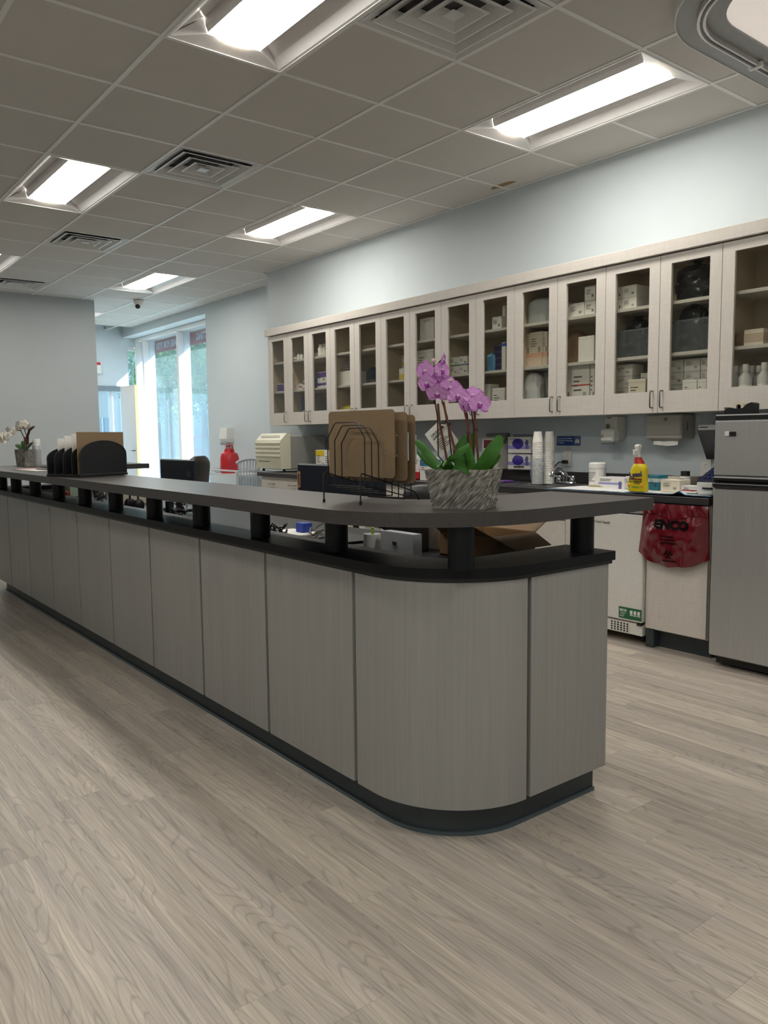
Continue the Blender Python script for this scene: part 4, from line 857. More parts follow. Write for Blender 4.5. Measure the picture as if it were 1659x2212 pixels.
leaf([(.02, 0, z0_), R_(1018, 1000, 0), R_(1012, 975, 0), R_(1010, 955, 0)], .012, dirw=(1, 0, .1))
STEMW = M('bamboo_stake', (104, 56, 30), .55, noise_=[((20, 20, 60), .2, 1)]); STEMG = M('flower_stem', (66, 42, 30), .5)
for (a, b, c) in (((964, 985), (950, 915), (946, 872)), ((984, 975), (966, 910), (958, 868)), ((1023, 1000), (1012, 925), (1003, 884)), ((1033, 990), (1028, 930), (1024, 878))):
    ra = R_(*a, .01); MB().tube([Vector((ra.x*.9+.004, .01, z0_-.005)), ra, R_(*b, .01), R_(*c, .01)], .0036, 7).build('stake', STEMW, orch, True)
    q = R_((a[0]*.45+c[0]*.55), (a[1]*.45+c[1]*.55), .01); MB().tube([q-Vector((0, 0, .004)), q+Vector((0, 0, .004))], .006, 8).build('tie', STEMG, orch, True)
MB().tube([Vector((-.03, .012, z0_)), R_(947, 985, .012), R_(945, 900, .012), R_(940, 870, .012), R_(937, 830, .012), R_(936, 805, .01), R_(941, 790, .01), R_(955, 776, .01)], .0022, 6).build('flower_stem', STEMG, orch, True)
MB().tube([Vector((0, .014, z0_)), R_(976, 990, .014), R_(966, 900, .014), R_(955, 868, .012), R_(958, 845, .0), R_(985, 838, .0)], .0022, 6).build('flower_stem', STEMG, orch, True)
MB().tube([Vector((.03, .014, z0_)), R_(1012, 990, .014), R_(1010, 900, .014), R_(1005, 878, .012), R_(1010, 862, .0), R_(1020, 852, .0)], .0022, 6).build('flower_stem', STEMG, orch, True)
MB().tube([Vector((.045, .016, z0_)), R_(1024, 1000, .016), R_(1023, 920, .014), R_(1018, 885, .012), R_(1024, 870, .0), R_(1040, 860, .0)], .0022, 6).build('flower_stem', STEMG, orch, True)
B((-.006, -.004, -.006), (.008, .006, .006), .002).build('clip', M('clip_green', (50, 66, 62), .5), orch, False, R_(957, 912, .005))
def petalmat(name, c1, c2, edge):
    m = M(name, c1, .55, noise_=[((30, 30, 30), .05, 1)]); nt = m.node_tree; b = nt.nodes['Principled BSDF']
    tc = nd(nt, 'ShaderNodeTexCoord'); sp = nd(nt, 'ShaderNodeSeparateXYZ'); nt.links.new(tc.outputs['Object'], sp.inputs[0])
    an = nd(nt, 'ShaderNodeMath', operation='ARCTAN2'); nt.links.new(sp.outputs[2], an.inputs[0]); nt.links.new(sp.outputs[0], an.inputs[1])
    ml = nd(nt, 'ShaderNodeMath', operation='MULTIPLY'); ml.inputs[1].default_value = 42; nt.links.new(an.outputs[0], ml.inputs[0]); sn = nd(nt, 'ShaderNodeMath', operation='SINE'); nt.links.new(ml.outputs[0], sn.inputs[0])
    mr = nd(nt, 'ShaderNodeMapRange'); mr.inputs[1].default_value = -.3; mr.inputs[2].default_value = .9; nt.links.new(sn.outputs[0], mr.inputs[0])
    mx = nd(nt, 'ShaderNodeMix', data_type='RGBA'); mx.inputs[6].default_value = lin(c1)+(1,); mx.inputs[7].default_value = lin(c2)+(1,); nt.links.new(mr.outputs[0], mx.inputs[0])
    ln = nd(nt, 'ShaderNodeVectorMath', operation='LENGTH'); nt.links.new(tc.outputs['Object'], ln.inputs[0])
    m2 = nd(nt, 'ShaderNodeMapRange'); m2.inputs[1].default_value = .002; m2.inputs[2].default_value = .009; m2.inputs[3].default_value = 1; m2.inputs[4].default_value = 0; nt.links.new(ln.outputs['Value'], m2.inputs[0])
    m3 = nd(nt, 'ShaderNodeMix', data_type='RGBA'); nt.links.new(m2.outputs[0], m3.inputs[0]); nt.links.new(mx.outputs[2], m3.inputs[6]); m3.inputs[7].default_value = lin(edge)+(1,)
    nt.links.new(m3.outputs[2], b.inputs['Base Color']); b.inputs['Subsurface Weight'].default_value = .0
    return m
PET = petalmat('purple_petal', (220, 164, 222), (198, 124, 204), (240, 226, 240)); LIP = M('orchid_lip', (158, 62, 160), .5); COLM = M('orchid_column', (238, 222, 236), .5)
def petal_mb(ang, L, Wd, r0_=.001, cup=.12, wave=0.0):
    ca, sa = math.cos(ang), math.sin(ang); m = MB()
    def f(u, v):
        t = v; s = (u-.5)*2; w = Wd*math.sin(PI*min(1, .1+.9*t))**.75*(1 if t < .85 else math.sqrt(max(0.02, 1-((t-.85)/.16)**2)))
        x = r0_+L*t; y = s*w; d = cup*L*(t*t*.55)-cup*.4*L*s*s*t+wave*math.sin(s*6+t*7)*L
        return (x*ca-y*sa, d, x*sa+y*ca)
    m.grid(f, 8, 8); return m
def flower(loc, size, rx, rz, par, pm_, lm, cm, roll=0, seed=0):
    r = random.Random(seed); s = size
    sep = MB()
    for a in (90, 215, 325):
        q = petal_mb(math.radians(a), s, s*.36, wave=.02); sep.v += q.v; n0 = len(sep.v)-len(q.v); sep.f += [tuple(i+n0 for i in f_) for f_ in q.f]
    fl = sep.build('flower', pm_, par, True); fl.location = loc; fl.rotation_euler = (rx, roll, rz)
    for a in (12, 168):
        q = petal_mb(math.radians(a+r.uniform(-6, 6)), s*1.02, s*.62, cup=.18, wave=.03); q.v = [p-Vector((0, s*.05, 0)) for p in q.v]; q.build('petal', pm_, fl, True)
    m = MB(); m.ball((0, -s*.12, -s*.2), (s*.16, s*.14, s*.2), 10, 6); m.ball((s*.14, -s*.12, -s*.1), (s*.1, s*.08, s*.14), 8, 5); m.ball((-s*.14, -s*.12, -s*.1), (s*.1, s*.08, s*.14), 8, 5); m.build('lip', lm, fl, True)
    MB().ball((0, -s*.12, s*.02), (s*.07, s*.1, s*.08), 8, 6).build('column', cm, fl, True)
    return fl
FS = .025
for n, (px, py, dy, s, rx, rz, roll) in enumerate(((919, 802, -.01, 1.15, .1, -.3, .1), (923, 828, -.015, 1.1, .2, -.25, 0), (955, 800, .0, 1.0, .0, .9, .1), (958, 778, .0, .75, .1, 1.3, 0), (945, 850, -.03, 1.1, .35, .1, .05), (972, 838, .0, 1.1, .1, .5, .15), (990, 855, -.02, 1.05, .1, .1, .2), (1022, 855, -.01, 1.0, -.1, .25, -.1), (1036, 872, -.015, 1.15, .1, .6, .1), (1001, 875, -.01, .75, .2, -.6, 0), (948, 822, .01, 1.0, .1, .35, .1), (1017, 880, .01, .8, .1, .2, .2))):
    flower(R_(px, py, dy), FS*s*1.22, rx*1.8-.1, rz*1.25, orch, PET, LIP, COLM, roll, n)
for px, py in ((937, 779), (971, 822), (1017, 855)): MB().ball(R_(px, py, .0), (.008, .006, .006), 10, 7).build('bud', M('bud_cream', (214, 190, 186), .5), orch, True)
# care card clipped to the stake
c0 = R_(954, 946, .03); cd = MB(); e1 = Vector((.7, 0, .62)).normalized(); e2 = Vector((-.58, 0, .81)).normalized(); wv, hv = .074, .088
cdm = [c0+e1*wv*a+e2*hv*b for a, b in ((-.5, -.5), (.5, -.5), (.5, .5), (-.5, .5))]
cd.add(cdm+[p+Vector((0, .0012, 0)) for p in cdm], [(0, 1, 2, 3), (7, 6, 5, 4), (0, 4, 5, 1), (1, 5, 6, 2), (2, 6, 7, 3), (3, 7, 4, 0)])
card = cd.build('care_card', CARTON, orch); tag(card, 'white card reading ORCHID GARDEN')
Rm = Matrix((e1, e2, e1.cross(e2))).transposed().to_4x4()
for i, s in enumerate(('ORCHID', 'GARDEN')): text('lettering', s, .0095, INK, card, c0+e2*(.024-.0105*i)+e1*(-.006)-Vector((0, .001, 0)), facing=Rm)
m = MB()
for i in range(6):
    a = c0+e2*(-.0-.0055*i)-e1*.022-Vector((0, .0006, 0)); m.add([a, a+e1*(.03+.008*(i % 3)), a+e1*(.03+.008*(i % 3))+e2*.0018, a+e2*.0018], [(0, 1, 2, 3)])
m.build('fine_print', INK, card)
# ---- wire sorter with clipboards
f0 = [at(700, 1085, z=ZT), at(779, 1091, z=ZT), at(812, 1073, z=ZT), at(886, 1078, z=ZT)]
so_ = (f0[0]+f0[1])/2; ax = (f0[1]-f0[0]); ax.z = 0; SW = ax.length; rzs = math.atan2(ax.y, ax.x); SLn = ((f0[2]+f0[3])/2-so_).length
sor = thing('wire_sorter', 'black wire incline file sorter on the counter beside the planter', 'file sorter', (so_.x, so_.y, ZT), rzs)
zr = lambda v: .098-(.098-.022)*(v/SLn)
for a in (-1, 1):
    x = a*SW/2; MB().tube([(x, 0, .003), (x, 0, .085), (x, .006, .096), (x, .014, zr(.014)), (x, SLn*.9, zr(SLn*.9)), (x, SLn*.96, .018), (x, SLn, .003)], .0024, 6).build('side_frame', BLACKM, sor, True)
    MB().tube([(x, .012, .062), (x, SLn*.88, .008)], .002, 6).build('lower_rail', BLACKM, sor, True)
    for v in (0, SLn): MB().lathe([(.004, 0), (.0045, .01)], 8, (x, v, 0)).build('foot_cap', BLACK, sor)
NH = 8
for i in range(NH):
    v = .02+i*(SLn*.86-.02)/(NH-1); z = zr(v); zb = max(.006, z-.038); w = SW/2; h = .16
    MB().tube([(-w, v, zb), (-w, v, z+h*.7), (-w*.62, v, z+h*.97), (-w*.5, v, z+h), (w*.5, v, z+h), (w*.62, v, z+h*.97), (w, v, z+h*.7), (w, v, zb)], .002, 6).build('hoop', BLACKM, sor, True)
    MB().tube([(-w, v, zb), (w, v, zb)], .0018, 5).build('rung', BLACKM, sor, True)
HB = M('hardboard', (138, 116, 88), .6, noise_=[((40, 40, 40), .05, 1)])
cosr, sinr = math.cos(rzs), math.sin(rzs)
def s2w(x, v, z): return Vector((so_.x+x*cosr-v*sinr, so_.y+x*sinr+v*cosr, ZT+z))
for n, (i, dx, dz, lb) in enumerate(((2.5, 0, 0, 'brown clipboard in front, standing sideways in the wire sorter'), (3.5, .025, -.008, 'brown clipboard behind another one in the wire sorter'), (4.5, .03, -.012, 'rearmost brown clipboard in the wire sorter, mostly hidden'))):
    v = .02+i*(SLn*.86-.02)/(NH-1); cw, ch = .30, .212; zb = zr(v)+.008
    o = thing('clipboard', lb, 'clipboard', s2w(dx-.01, v, zb), rzs, 'clipboards in the wire sorter')
    rc_ = .012; poly = [(-cw/2+rc_+rc_*math.cos(t), rc_+rc_*math.sin(t)) for t in [PI+PI/2*j/4 for j in range(5)]]+[(cw/2-rc_+rc_*math.cos(t), rc_+rc_*math.sin(t)) for t in [-PI/2+PI/2*j/4 for j in range(5)]]+[(cw/2-rc_+rc_*math.cos(t), ch-rc_+rc_*math.sin(t)) for t in [PI/2*j/4 for j in range(5)]]+[(-cw/2+rc_+rc_*math.cos(t), ch-rc_+rc_*math.sin(t)) for t in [PI/2+PI/2*j/4 for j in range(5)]]
    m = MB(); m.T = Matrix.Rotation(PI/2, 4, 'X'); m.prism(poly, -.0016, .0016); m.build('board', HB, o)
    B((cw/2-.035, .002, ch*.28), (cw/2-.004, .014, ch*.72), .003).build('clip', CHROME, o)
    for z in (ch*.36, ch*.66):
        m = MB(); m.T = Matrix.Translation((cw/2-.045, -.0016, z)) @ Matrix.Rotation(PI/2, 4, 'X'); m.lathe([(.0045, 0), (.003, .002), (.0005, .0026)], 10); m.build('rivet', CHROME, o, True)
# ---- black mesh file sorter, far left
p0, p1, p2 = at(146, 1027, z=ZT), at(175, 1031, z=ZT), at(274, 1025, z=ZT)
fo = p1.copy(); fo.z = ZT; vv = (p2-p1); vv.z = 0; FD = vv.length; rzf = math.atan2(vv.y, vv.x)-PI/2; FWd = (p0-p1).length*.95
fs = thing('file_sorter', 'black mesh desktop file sorter with round-topped end on the counter', 'file sorter', fo, rzf)   # local: x to the left negative, y along the visible end
MESHM = M('black_mesh', (26, 27, 31), .5, noise_=[((400, 400, 400), .3, 1)])
B((-FWd, -.005, 0), (.006, FD+.005, .014), .003).build('base_tray', BLACK, fs)
def endplate(x, h, name, mat=MESHM):
    pts = [(0, .014), (FD, .014), (FD, h*.62)]+[(FD/2+FD/2*math.cos(t), h*.62+h*.38*math.sin(t)) for t in [PI*j/14 for j in range(1, 14)]]+[(0, h*.62)]
    m = MB(); m.add([(x-.001, y, z) for y, z in pts]+[(x+.001, y, z) for y, z in pts], [tuple(range(len(pts)))[::-1], tuple(range(len(pts), 2*len(pts)))]+[(i, (i+1) % len(pts), len(pts)+(i+1) % len(pts), len(pts)+i) for i in range(len(pts))]); o = m.build(name, mat, fs)
    MB().tube([(x, y, z) for y, z in pts], .003, 6, closed=True).build('wire_rim', BLACKM, o, True)
for i, (x, h) in enumerate(((0, .20), (-FWd*.25, .18), (-FWd*.5, .175), (-FWd*.75, .17), (-FWd*.97, .165))): endplate(x, h, 'end_plate' if i == 0 else 'divider')
wf = lambda x, y, z: Vector((fo.x+x*math.cos(rzf)-y*math.sin(rzf), fo.y+x*math.sin(rzf)+y*math.cos(rzf), ZT+z))
for n, (x, h, hh_, mt, nm, lb, ct_) in enumerate(((-FWd*.09, .235, 1.0, HB, 'clipboard', 'brown clipboard in the front slot of the black mesh sorter', 'clipboard'), (-FWd*.37, .225, .8, CARTON, 'paper_stack', 'upright sheaf of white paper in the middle of the mesh sorter', 'paper'), (-FWd*.62, .215, .75, CARTON, 'paper_stack', 'upright sheaf of white paper in the rear half of the mesh sorter', 'paper'), (-FWd*.86, .2, .7, CARTON, 'paper_stack', 'upright sheaf of white paper in the rearmost slot of the mesh sorter', 'paper'))):
    o = thing(nm, lb, ct_, wf(x, FD/2, .0145), rzf)
    B((-.002, -FD*.49*hh_, 0), (.002, FD*.52*hh_, h), .001).build('board' if n == 0 else 'sheets', mt, o)
    if n == 0: B((-.012, -FD*.2, h-.03), (-.003, FD*.2, h-.006), .002).build('clip', CHROME, o)
    else: B((-.006, -FD*.45*hh_, 0), (-.0045, FD*.47*hh_, h*.94), .0004).build('back_sheets', M('paper_grey', (206, 206, 204), .7), o)
# ---- papers and white orchid beyond
p = at(95, 1016, z=ZT); pa = thing('paper_stack', 'white and pink papers lying flat on the counter by the white orchid', 'paper', (p.x, p.y, ZT+.0005), .1)
B((-.22, -.11, 0), (.14, .11, .003)).build('white_sheets', CARTON, pa); m = B((-.34, -.10, .0032), (-.15, .06, .005)); m.build('pink_sheet', M('pink_paper', (196, 160, 160), .7), pa); B((-.1, -.02, .0032), (.22, .14, .008), .002).build('dark_folder', BLACK, pa)
q0, q1 = at(38, 1007, z=ZT), at(73, 1007, z=ZT); wc = (q0+q1)/2; wc.z = ZT
wo = thing('potted_orchid', 'white orchids in a small stone pot near the far end of the counter', 'potted orchid', wc, .45); PW2 = (q1-q0).length*.64
planter_mesh(PW2, PW2*.9, PW2*1.18, PW2*1.05, .135, 14, .003, 9).build('planter', STONE, wo, True); B((-PW2*.45, -PW2*.4, .09), (PW2*.45, PW2*.4, .12)).build('potting_moss', M('moss', (92, 80, 46)), wo)
def w2(px, py):
    p = at(px, py, y=wc.y)-wc; c, s = math.cos(-.45), math.sin(-.45); return Vector((p.x*c-p.y*s, p.x*s+p.y*c, p.z))
for a in (((0, 0, .11), w2(45, 965), w2(33, 960)), ((0, 0, .11), w2(64, 965), w2(70, 955)), ((0, -.02, .11), w2(52, 962), w2(46, 953)), ((0, -.02, .11), w2(60, 970), w2(66, 962))): leaf(a, .024, par=wo, dirw=(.8, .3, .5))
MB().tube([w2(56, 975), w2(52, 945), w2(45, 930), w2(30, 928), w2(14, 933)], .004, 6).build('flower_stem', STEMG, wo, True); MB().tube([w2(58, 975), w2(57, 940), w2(52, 925), w2(40, 916)], .004, 6).build('flower_stem', STEMG, wo, True)
MB().tube([w2(60, 960), w2(60, 940), w2(64, 928), w2(73, 922)], .009, 6).build('dried_stem', M('dried_brown', (92, 56, 46), .7), wo, True)
WPET = M('white_petal', (238, 234, 226), .5); LPK = M('lip_yellow', (224, 200, 150), .5)
fr_ = random.Random(12)
for n in range(26):
    if n < 13: px, py = fr_.uniform(4, 30), 0; py = 946-(px-4)*.62+fr_.uniform(-7, 9)
    else: px, py = fr_.uniform(33, 66), 0; py = 914+abs(px-50)*.3+fr_.uniform(-5, 9)
    flower(w2(px, py)+Vector((0, fr_.uniform(-.03, .03), 0)), .03, fr_.uniform(-.4, .5), fr_.uniform(-.8, 1.2), wo, WPET, LPK, COLM, fr_.uniform(-.3, .3), n+30)
tg_ = w2(57, 952); B((-.02, -.001, -.03), (.02, .001, .03)).build('pink_tag', M('pink_tag', (150, 80, 120), .5), wo, False, tg_)
# spray can
p = at(81, 1006, z=ZT); k = TH('spray_can', 'white aerosol spray can beside the white orchid', 'spray can', (p.x, p.y, ZT)); zt = at(81, 948, y=p.y).z-ZT; r = .034
k.p('can', MB().lathe([(r*.95, 0), (r, .004), (r, zt*.74), (r*.92, zt*.78), (r*.8, zt*.8)], 22, (p.x, p.y, ZT)), M('can_silver', (196, 198, 202), .35, .3), None, True); k.p('cap', MB().lathe([(r*.86, zt*.79), (r*.86, zt*.96), (r*.7, zt), (.001, zt)], 22, (p.x, p.y, ZT)), WHITE, None, True); k.p('print_band', MB().lathe([(r*1.005, zt*.25), (r*1.005, zt*.6)], 22, (p.x, p.y, ZT)), M('can_print', (168, 170, 176), .4, noise_=[((90, 90, 160), .2, 1)]), None, True)
# ================================================================= BEHIND THE COUNTER
ZD = .7525
def laptop(px0, px1, pt, Y, label, word, wsz, H, lean=.12, side=False):
    x0, x1 = X(px0, pt, Y), X(px1, pt, Y); z1 = at(px0, pt, y=Y).z; zb = z1-H
    k = TH('monitor', label, 'monitor', ((x0+x1)/2, Y+.08, ZD)); BK = M('monitor_navy', (26, 30, 42), .45)
    k.p('screen_back', B((x0, Y, zb), (x1, Y+.022, z1), .006), BK); k.p('screen', B((x0+.012, Y+.022, zb+.02), (x1-.012, Y+.0235, z1-.012)), M('screen_glass', (10, 11, 13), .1))
    k.p('stand_neck', B(((x0+x1)/2-.03, Y+.002, ZD+.012), ((x0+x1)/2+.03, Y+.02, zb+.02)), BLACK); k.p('stand_base', B(((x0+x1)/2-.11, Y-.05, ZD), ((x0+x1)/2+.11, Y+.14, ZD+.014), .005), BLACK)
    return k, x0, x1, zb, z1, Y
k, x0, x1, zb, z1, Y_ = laptop(641, 826, 1001, .33, 'dark navy screen seen from behind, beside the wire sorter', '', 0, .24)
lb = k.p('brand_tag', B((x0+.004, Y_-.0015, z1-.105), (x0+.028, Y_-.0002, z1-.035)), M('tag_copper', (186, 140, 112), .5)); k.t('Lenovo', .017, INK, (x0+.016, Y_-.0022, z1-.07), lb, rot=PI/2, bold=.0005)
k.p('rear_prop', MB().add([(x1-.1, Y_+.022, zb+.02), (x1, Y_+.022, zb+.02), (x1+.01, Y_+.1, zb-.03), (x1-.1, Y_+.1, zb-.03), (x1-.1, Y_+.022, zb+.08), (x1, Y_+.022, zb+.08)], [(0, 1, 2, 3), (4, 3, 2, 5), (1, 5, 2), (0, 3, 4)]), BLACK)
tx0 = max(X(755, 1165, .32), x1+.015); k = TH('computer_tower', 'black computer case standing behind the counter posts beside the clear jar', 'computer', (tx0+.06, .42, ZD))
k.p('case', B((tx0, .33, ZD), (tx0+.13, .44, .90), .004), BLACK); k.p('rear_plate', B((tx0+.012, .328, ZD+.02), (tx0+.118, .3305, .88), .001), M('rear_plate', (40, 41, 44), .5, .5)); k.p('port_block', sum_boxes([(tx0+.02+.02*i, .326, ZD+.03+.03*j, tx0+.034+.02*i, .3285, ZD+.042+.03*j) for i in range(3) for j in range(3)]), BLACK)
k, x0, x1, zb, z1, Y_ = laptop(345, 418, 991, .42, 'black screen seen from behind, in front of the leather chair', '', 0, .26); k.t('ZU', .045, M('grey_print', (90, 92, 90)), (x1-.07, Y_-.001, z1-.085))
LEATH = M('black_leather', (22, 22, 25), .42, noise_=[((60, 60, 60), .2, 1)], bump=.2)
def office_chair(loc, rz, top, label):
    o = thing('office_chair', label, 'chair', loc, rz, 'black office chairs behind the counter')
    m = MB(); m.loft([sup(0, -.02, .48, .26, .25), sup(0, -.02, .5, .27, .26), sup(0, -.02, .54, .26, .25), sup(0, -.02, .555, .2, .19)]); m.build('seat', LEATH, o, True)
    m = MB(); rings = []
    for i in range(25):
        t = i/24; z = .56+(top-.56)*t; w = .25*(1-.12*abs(t-.45))*(1 if t < .85 else math.sqrt(max(.3, 1-((t-.85)/.18)**2))); rings.append(sup(0, .24+.06*t, z, w, .06*math.sqrt(max(.12, 1-max(0, (t-.78)/.24)**2)), 32, 2.2))
    m.loft(rings); m.build('backrest', LEATH, o, True)
    for a in (-1, 1):
        MB().tube([(a*.27, -.1, .5), (a*.31, -.1, .52), (a*.31, -.1, .7), (a*.31, -.12, .72), (a*.31, .12, .72), (a*.3, .2, .66)], .018, 8).build('armrest', BLACK, o, True)
    MB().lathe([(.03, .1), (.03, .48)], 12).build('gas_lift', BLACK, o, True)
    for i in range(5):
        a = 2*PI*i/5; l = MB().tube([(0, 0, .12), (.28*math.cos(a), .28*math.sin(a), .075)], [.03, .018], 8).build('base_leg', BLACK, o, True); MB().ball((.29*math.cos(a), .29*math.sin(a), .03), .03, 10, 7).build('caster', BLACK, l, True)
p = at(424, 1000, y=1.28); office_chair((p.x-.12, 1.05, 0), -.75, 1.04, 'black leather office chair with its back above the counter'); office_chair((.15, 1.3, 0), .3, .9, 'black office chair glimpsed under the counter top beside the posts')
# things on the desk seen through the gap
v0 = at(1025, 1180, y=.42); k = TH('cardboard_box', 'open brown cardboard box behind the counter ledge', 'box', (1.5, .5, ZD)); CB = M('cardboard', (128, 100, 68), .7, noise_=[((6, 6, 120), .05, 1)]); bx0, bx1, by0, by1, bh = X(950, 1200, .40), X(1062, 1200, .40), .40, .62, ZD+.085
for nm, a, b in (('side', (bx0, by0, ZD), (bx1, by0+.004, bh)), ('side', (bx0, by1-.004, ZD), (bx1, by1, bh)), ('side', (bx0, by0+.004, ZD), (bx0+.004, by1-.004, bh)), ('side', (bx1-.004, by0+.004, ZD), (bx1, by1-.004, bh)), ('bottom', (bx0, by0, ZD), (bx1, by1, ZD+.004))): k.p(nm, B(a, b), CB)
def flap(a, b, c, d): k.p('flap', MB().add([a, b, c, d]+[Vector(p)+Vector((0, 0, .003)) for p in (a, b, c, d)], [(0, 1, 2, 3), (7, 6, 5, 4), (0, 4, 5, 1), (1, 5, 6, 2), (2, 6, 7, 3), (3, 7, 4, 0)]), CB)
flap((bx1, by0, bh), (bx1, by1, bh), (bx1+.09, by1-.02, bh-.035), (bx1+.09, by0+.02, bh-.035)); flap((bx0, by0, bh), (bx1, by0, bh), (bx1-.02, by0-.07, bh+.04), (bx0+.02, by0-.07, bh+.04)); flap((bx0, by1, bh), (bx1, by1, bh), (bx1-.02, by1+.08, bh+.03), (bx0+.02, by1+.08, bh+.03))
# quilted jacket heaped beside it
QM = M('quilted_brown', (92, 80, 70), .7, noise_=[((30, 30, 30), .1, 1)])
m = MB(); cxq, cyq = bx0-.14, .565
m.grid(lambda u, v: (cxq+(u-.5)*.25, cyq+(v-.5)*.21, ZD+.002+.17*max(0, math.sin(PI*u)*math.sin(PI*v))**.6*(1+.2*noise.noise(Vector((u*4, v*4, 1))))+.008*abs(math.sin(u*22)*math.sin(v*22))), 44, 44)
o = shift(m, Vector((cxq, cyq, ZD))).build('quilted_jacket', QM, None, True, (cxq, cyq, ZD)); tag(o, 'brown quilted jacket heaped behind the counter beside the cardboard box', 'jacket')
# pale boxed device leaning on the ledge, and a jar
p = at(860, 1190, y=.20); k = TH('device_box', 'light grey flat box with a barcode standing behind the black ledge', 'box', (p.x, .22, ZD)); w = .2; GBX = M('device_grey', (176, 178, 184), .5)
xa, xb = at(814, 1170, y=.19).x, at(880, 1170, y=.19).x; zt = at(860, 1154, y=.19).z
m = MB(); m.loft([[(xa+.03, .19, ZD), (xb+.03, .19, ZD), (xb+.03, .23, ZD), (xa+.03, .23, ZD)], [(xa, .215, zt), (xb, .215, zt), (xb, .255, zt), (xa, .255, zt)]]); k.p('box_body', m, GBX)
zc_ = (ZD+zt)/2+.01; k.p('barcode', sum_boxes([((xa+xb)/2-.01+.0035*i, .2, zc_-.006, (xa+xb)/2-.0085+.0035*i, .2035, zc_+.006) for i in range(7)]), GINK)
p = at(815, 1185, y=.22); k = TH('glass_jar', 'small clear jar with a yellow highlighter beside the grey box', 'jar', (p.x-.03, .22, ZD)); k.p('jar', MB().lathe([(.03, ZD), (.032, ZD+.004), (.032, ZD+.09), (.024, ZD+.1), (.024, ZD+.108)], 18, (p.x-.03, .22, 0)), CLEAR, None, True); k.p('paper_label', MB().lathe([(.0325, ZD+.02), (.0325, ZD+.075)], 18, (p.x-.03, .22, 0)), CARTON, None, True); k.p('highlighter', MB().tube([(p.x-.03, .22, ZD+.012), (p.x-.02, .215, ZD+.1)], .006, 8), M('highlighter', (190, 210, 40), .5), None, True)
# cables, adapters, headset, phone and papers
def coil(name, label, c, n, r, seed, mat=BLACK, cat='cables'):
    rr = random.Random(seed); k = TH(name, label, cat, c)
    for i in range(n):
        ph = rr.random()*6.28; q = r*(.6+.5*rr.random()); pts = []
        for j in range(15):
            t = j/14; a = ph+t*5.2; pts.append((c[0]+q*math.cos(a)*(1+.2*math.sin(3*a)), c[1]+q*.7*math.sin(a), c[2]+.006+.05*math.sin(PI*t)*rr.random()+.012*i))
        k.p('cable', MB().tube(pts, .004, 5), mat, None, True)
    return k
for (px, py, yy, lb, sd) in ((592, 1140, .14, 'tangle of black cables and an adapter between two counter posts', 1), (690, 1165, .22, 'coil of pale grey cables beside the papers behind the ledge', 2), (385, 1110, .22, 'heap of black cables behind the ledge left of the leather chair base', 3), (215, 1085, .25, 'small bundle of black cables behind the far posts', 4)):
    p = at(px, py, y=yy); k = coil('cable_bundle', lb, (p.x, yy, ZD+.001), 4, .06, sd, M('cable_grey', (170, 168, 158), .5) if sd == 2 else BLACK)
    if sd in (1, 3): k.p('adapter', B((p.x-.03, yy-.06, ZD+.001), (p.x+.02, yy-.03, ZD+.1), .004), BLACK)
p = at(290, 1092, y=.2); k = TH('headset', 'black headset resting behind the ledge between two posts', 'headset', (p.x, .2, ZD)); k.p('headband', MB().tube([(p.x+.07*math.cos(t), .2, ZD+.06+.09*math.sin(t)) for t in [PI*i/14 for i in range(15)]], .006, 7), BLACK, None, True)
for a in (-1, 1): k.p('ear_cup', MB().ball((p.x+a*.07, .2, ZD+.04), (.022, .036, .04), 12, 8), LEATH, None, True)
p = at(640, 1150, y=.33); k = TH('papers', 'loose white papers with a blue tab behind the counter posts', 'paper', (p.x, .3, ZD)); k.p('sheets', B((p.x-.14, .14, ZD), (p.x+.1, .40, ZD+.008), .001), CARTON); k.p('blue_tab', B((p.x-.02, .34, ZD+.008), (p.x+.04, .39, ZD+.05), .002), M('tab_blue', (40, 70, 170), .5))
p = at(480, 1125, y=.5); k = None
p = at(262, 1085, y=.35); k = TH('paper_stack', 'stack of cream folders behind the headset', 'paper', (p.x, .38, ZD)); k.p('folders', B((p.x-.12, .32, ZD), (p.x+.1, .52, ZD+.09), .002), M('folder_cream', (190, 184, 168), .7)); k.p('top_sheet', B((p.x-.11, .33, ZD+.0905), (p.x+.08, .5, ZD+.092)), CARTON)
p = at(152, 1068, y=.3); k = TH('desk_caddy', 'small green and red desk caddy behind the far posts', 'desk caddy', (p.x, .32, ZD)); k.p('caddy', B((p.x-.05, .28, ZD), (p.x+.06, .36, ZD+.1), .004), M('caddy_green', (140, 156, 140), .6)); k.p('red_pack', B((p.x-.02, .262, ZD), (p.x+.05, .278, ZD+.04), .003), M('pack_red', (176, 50, 44), .5))
p = at(207, 1075, y=.3); k = TH('steel_tumbler', 'steel tumbler standing behind the ledge', 'tumbler', (p.x, .32, ZD)); k.p('cup', MB().lathe([(.03, ZD), (.04, ZD+.14), (.037, ZD+.14), (.028, ZD+.006), (.001, ZD+.006)], 18, (p.x, .32, 0)), STEEL, None, True); k.p('lid', MB().lathe([(.041, ZD+.14), (.041, ZD+.15), (.001, ZD+.152)], 18, (p.x, .32, 0)), BLACK, None, True)
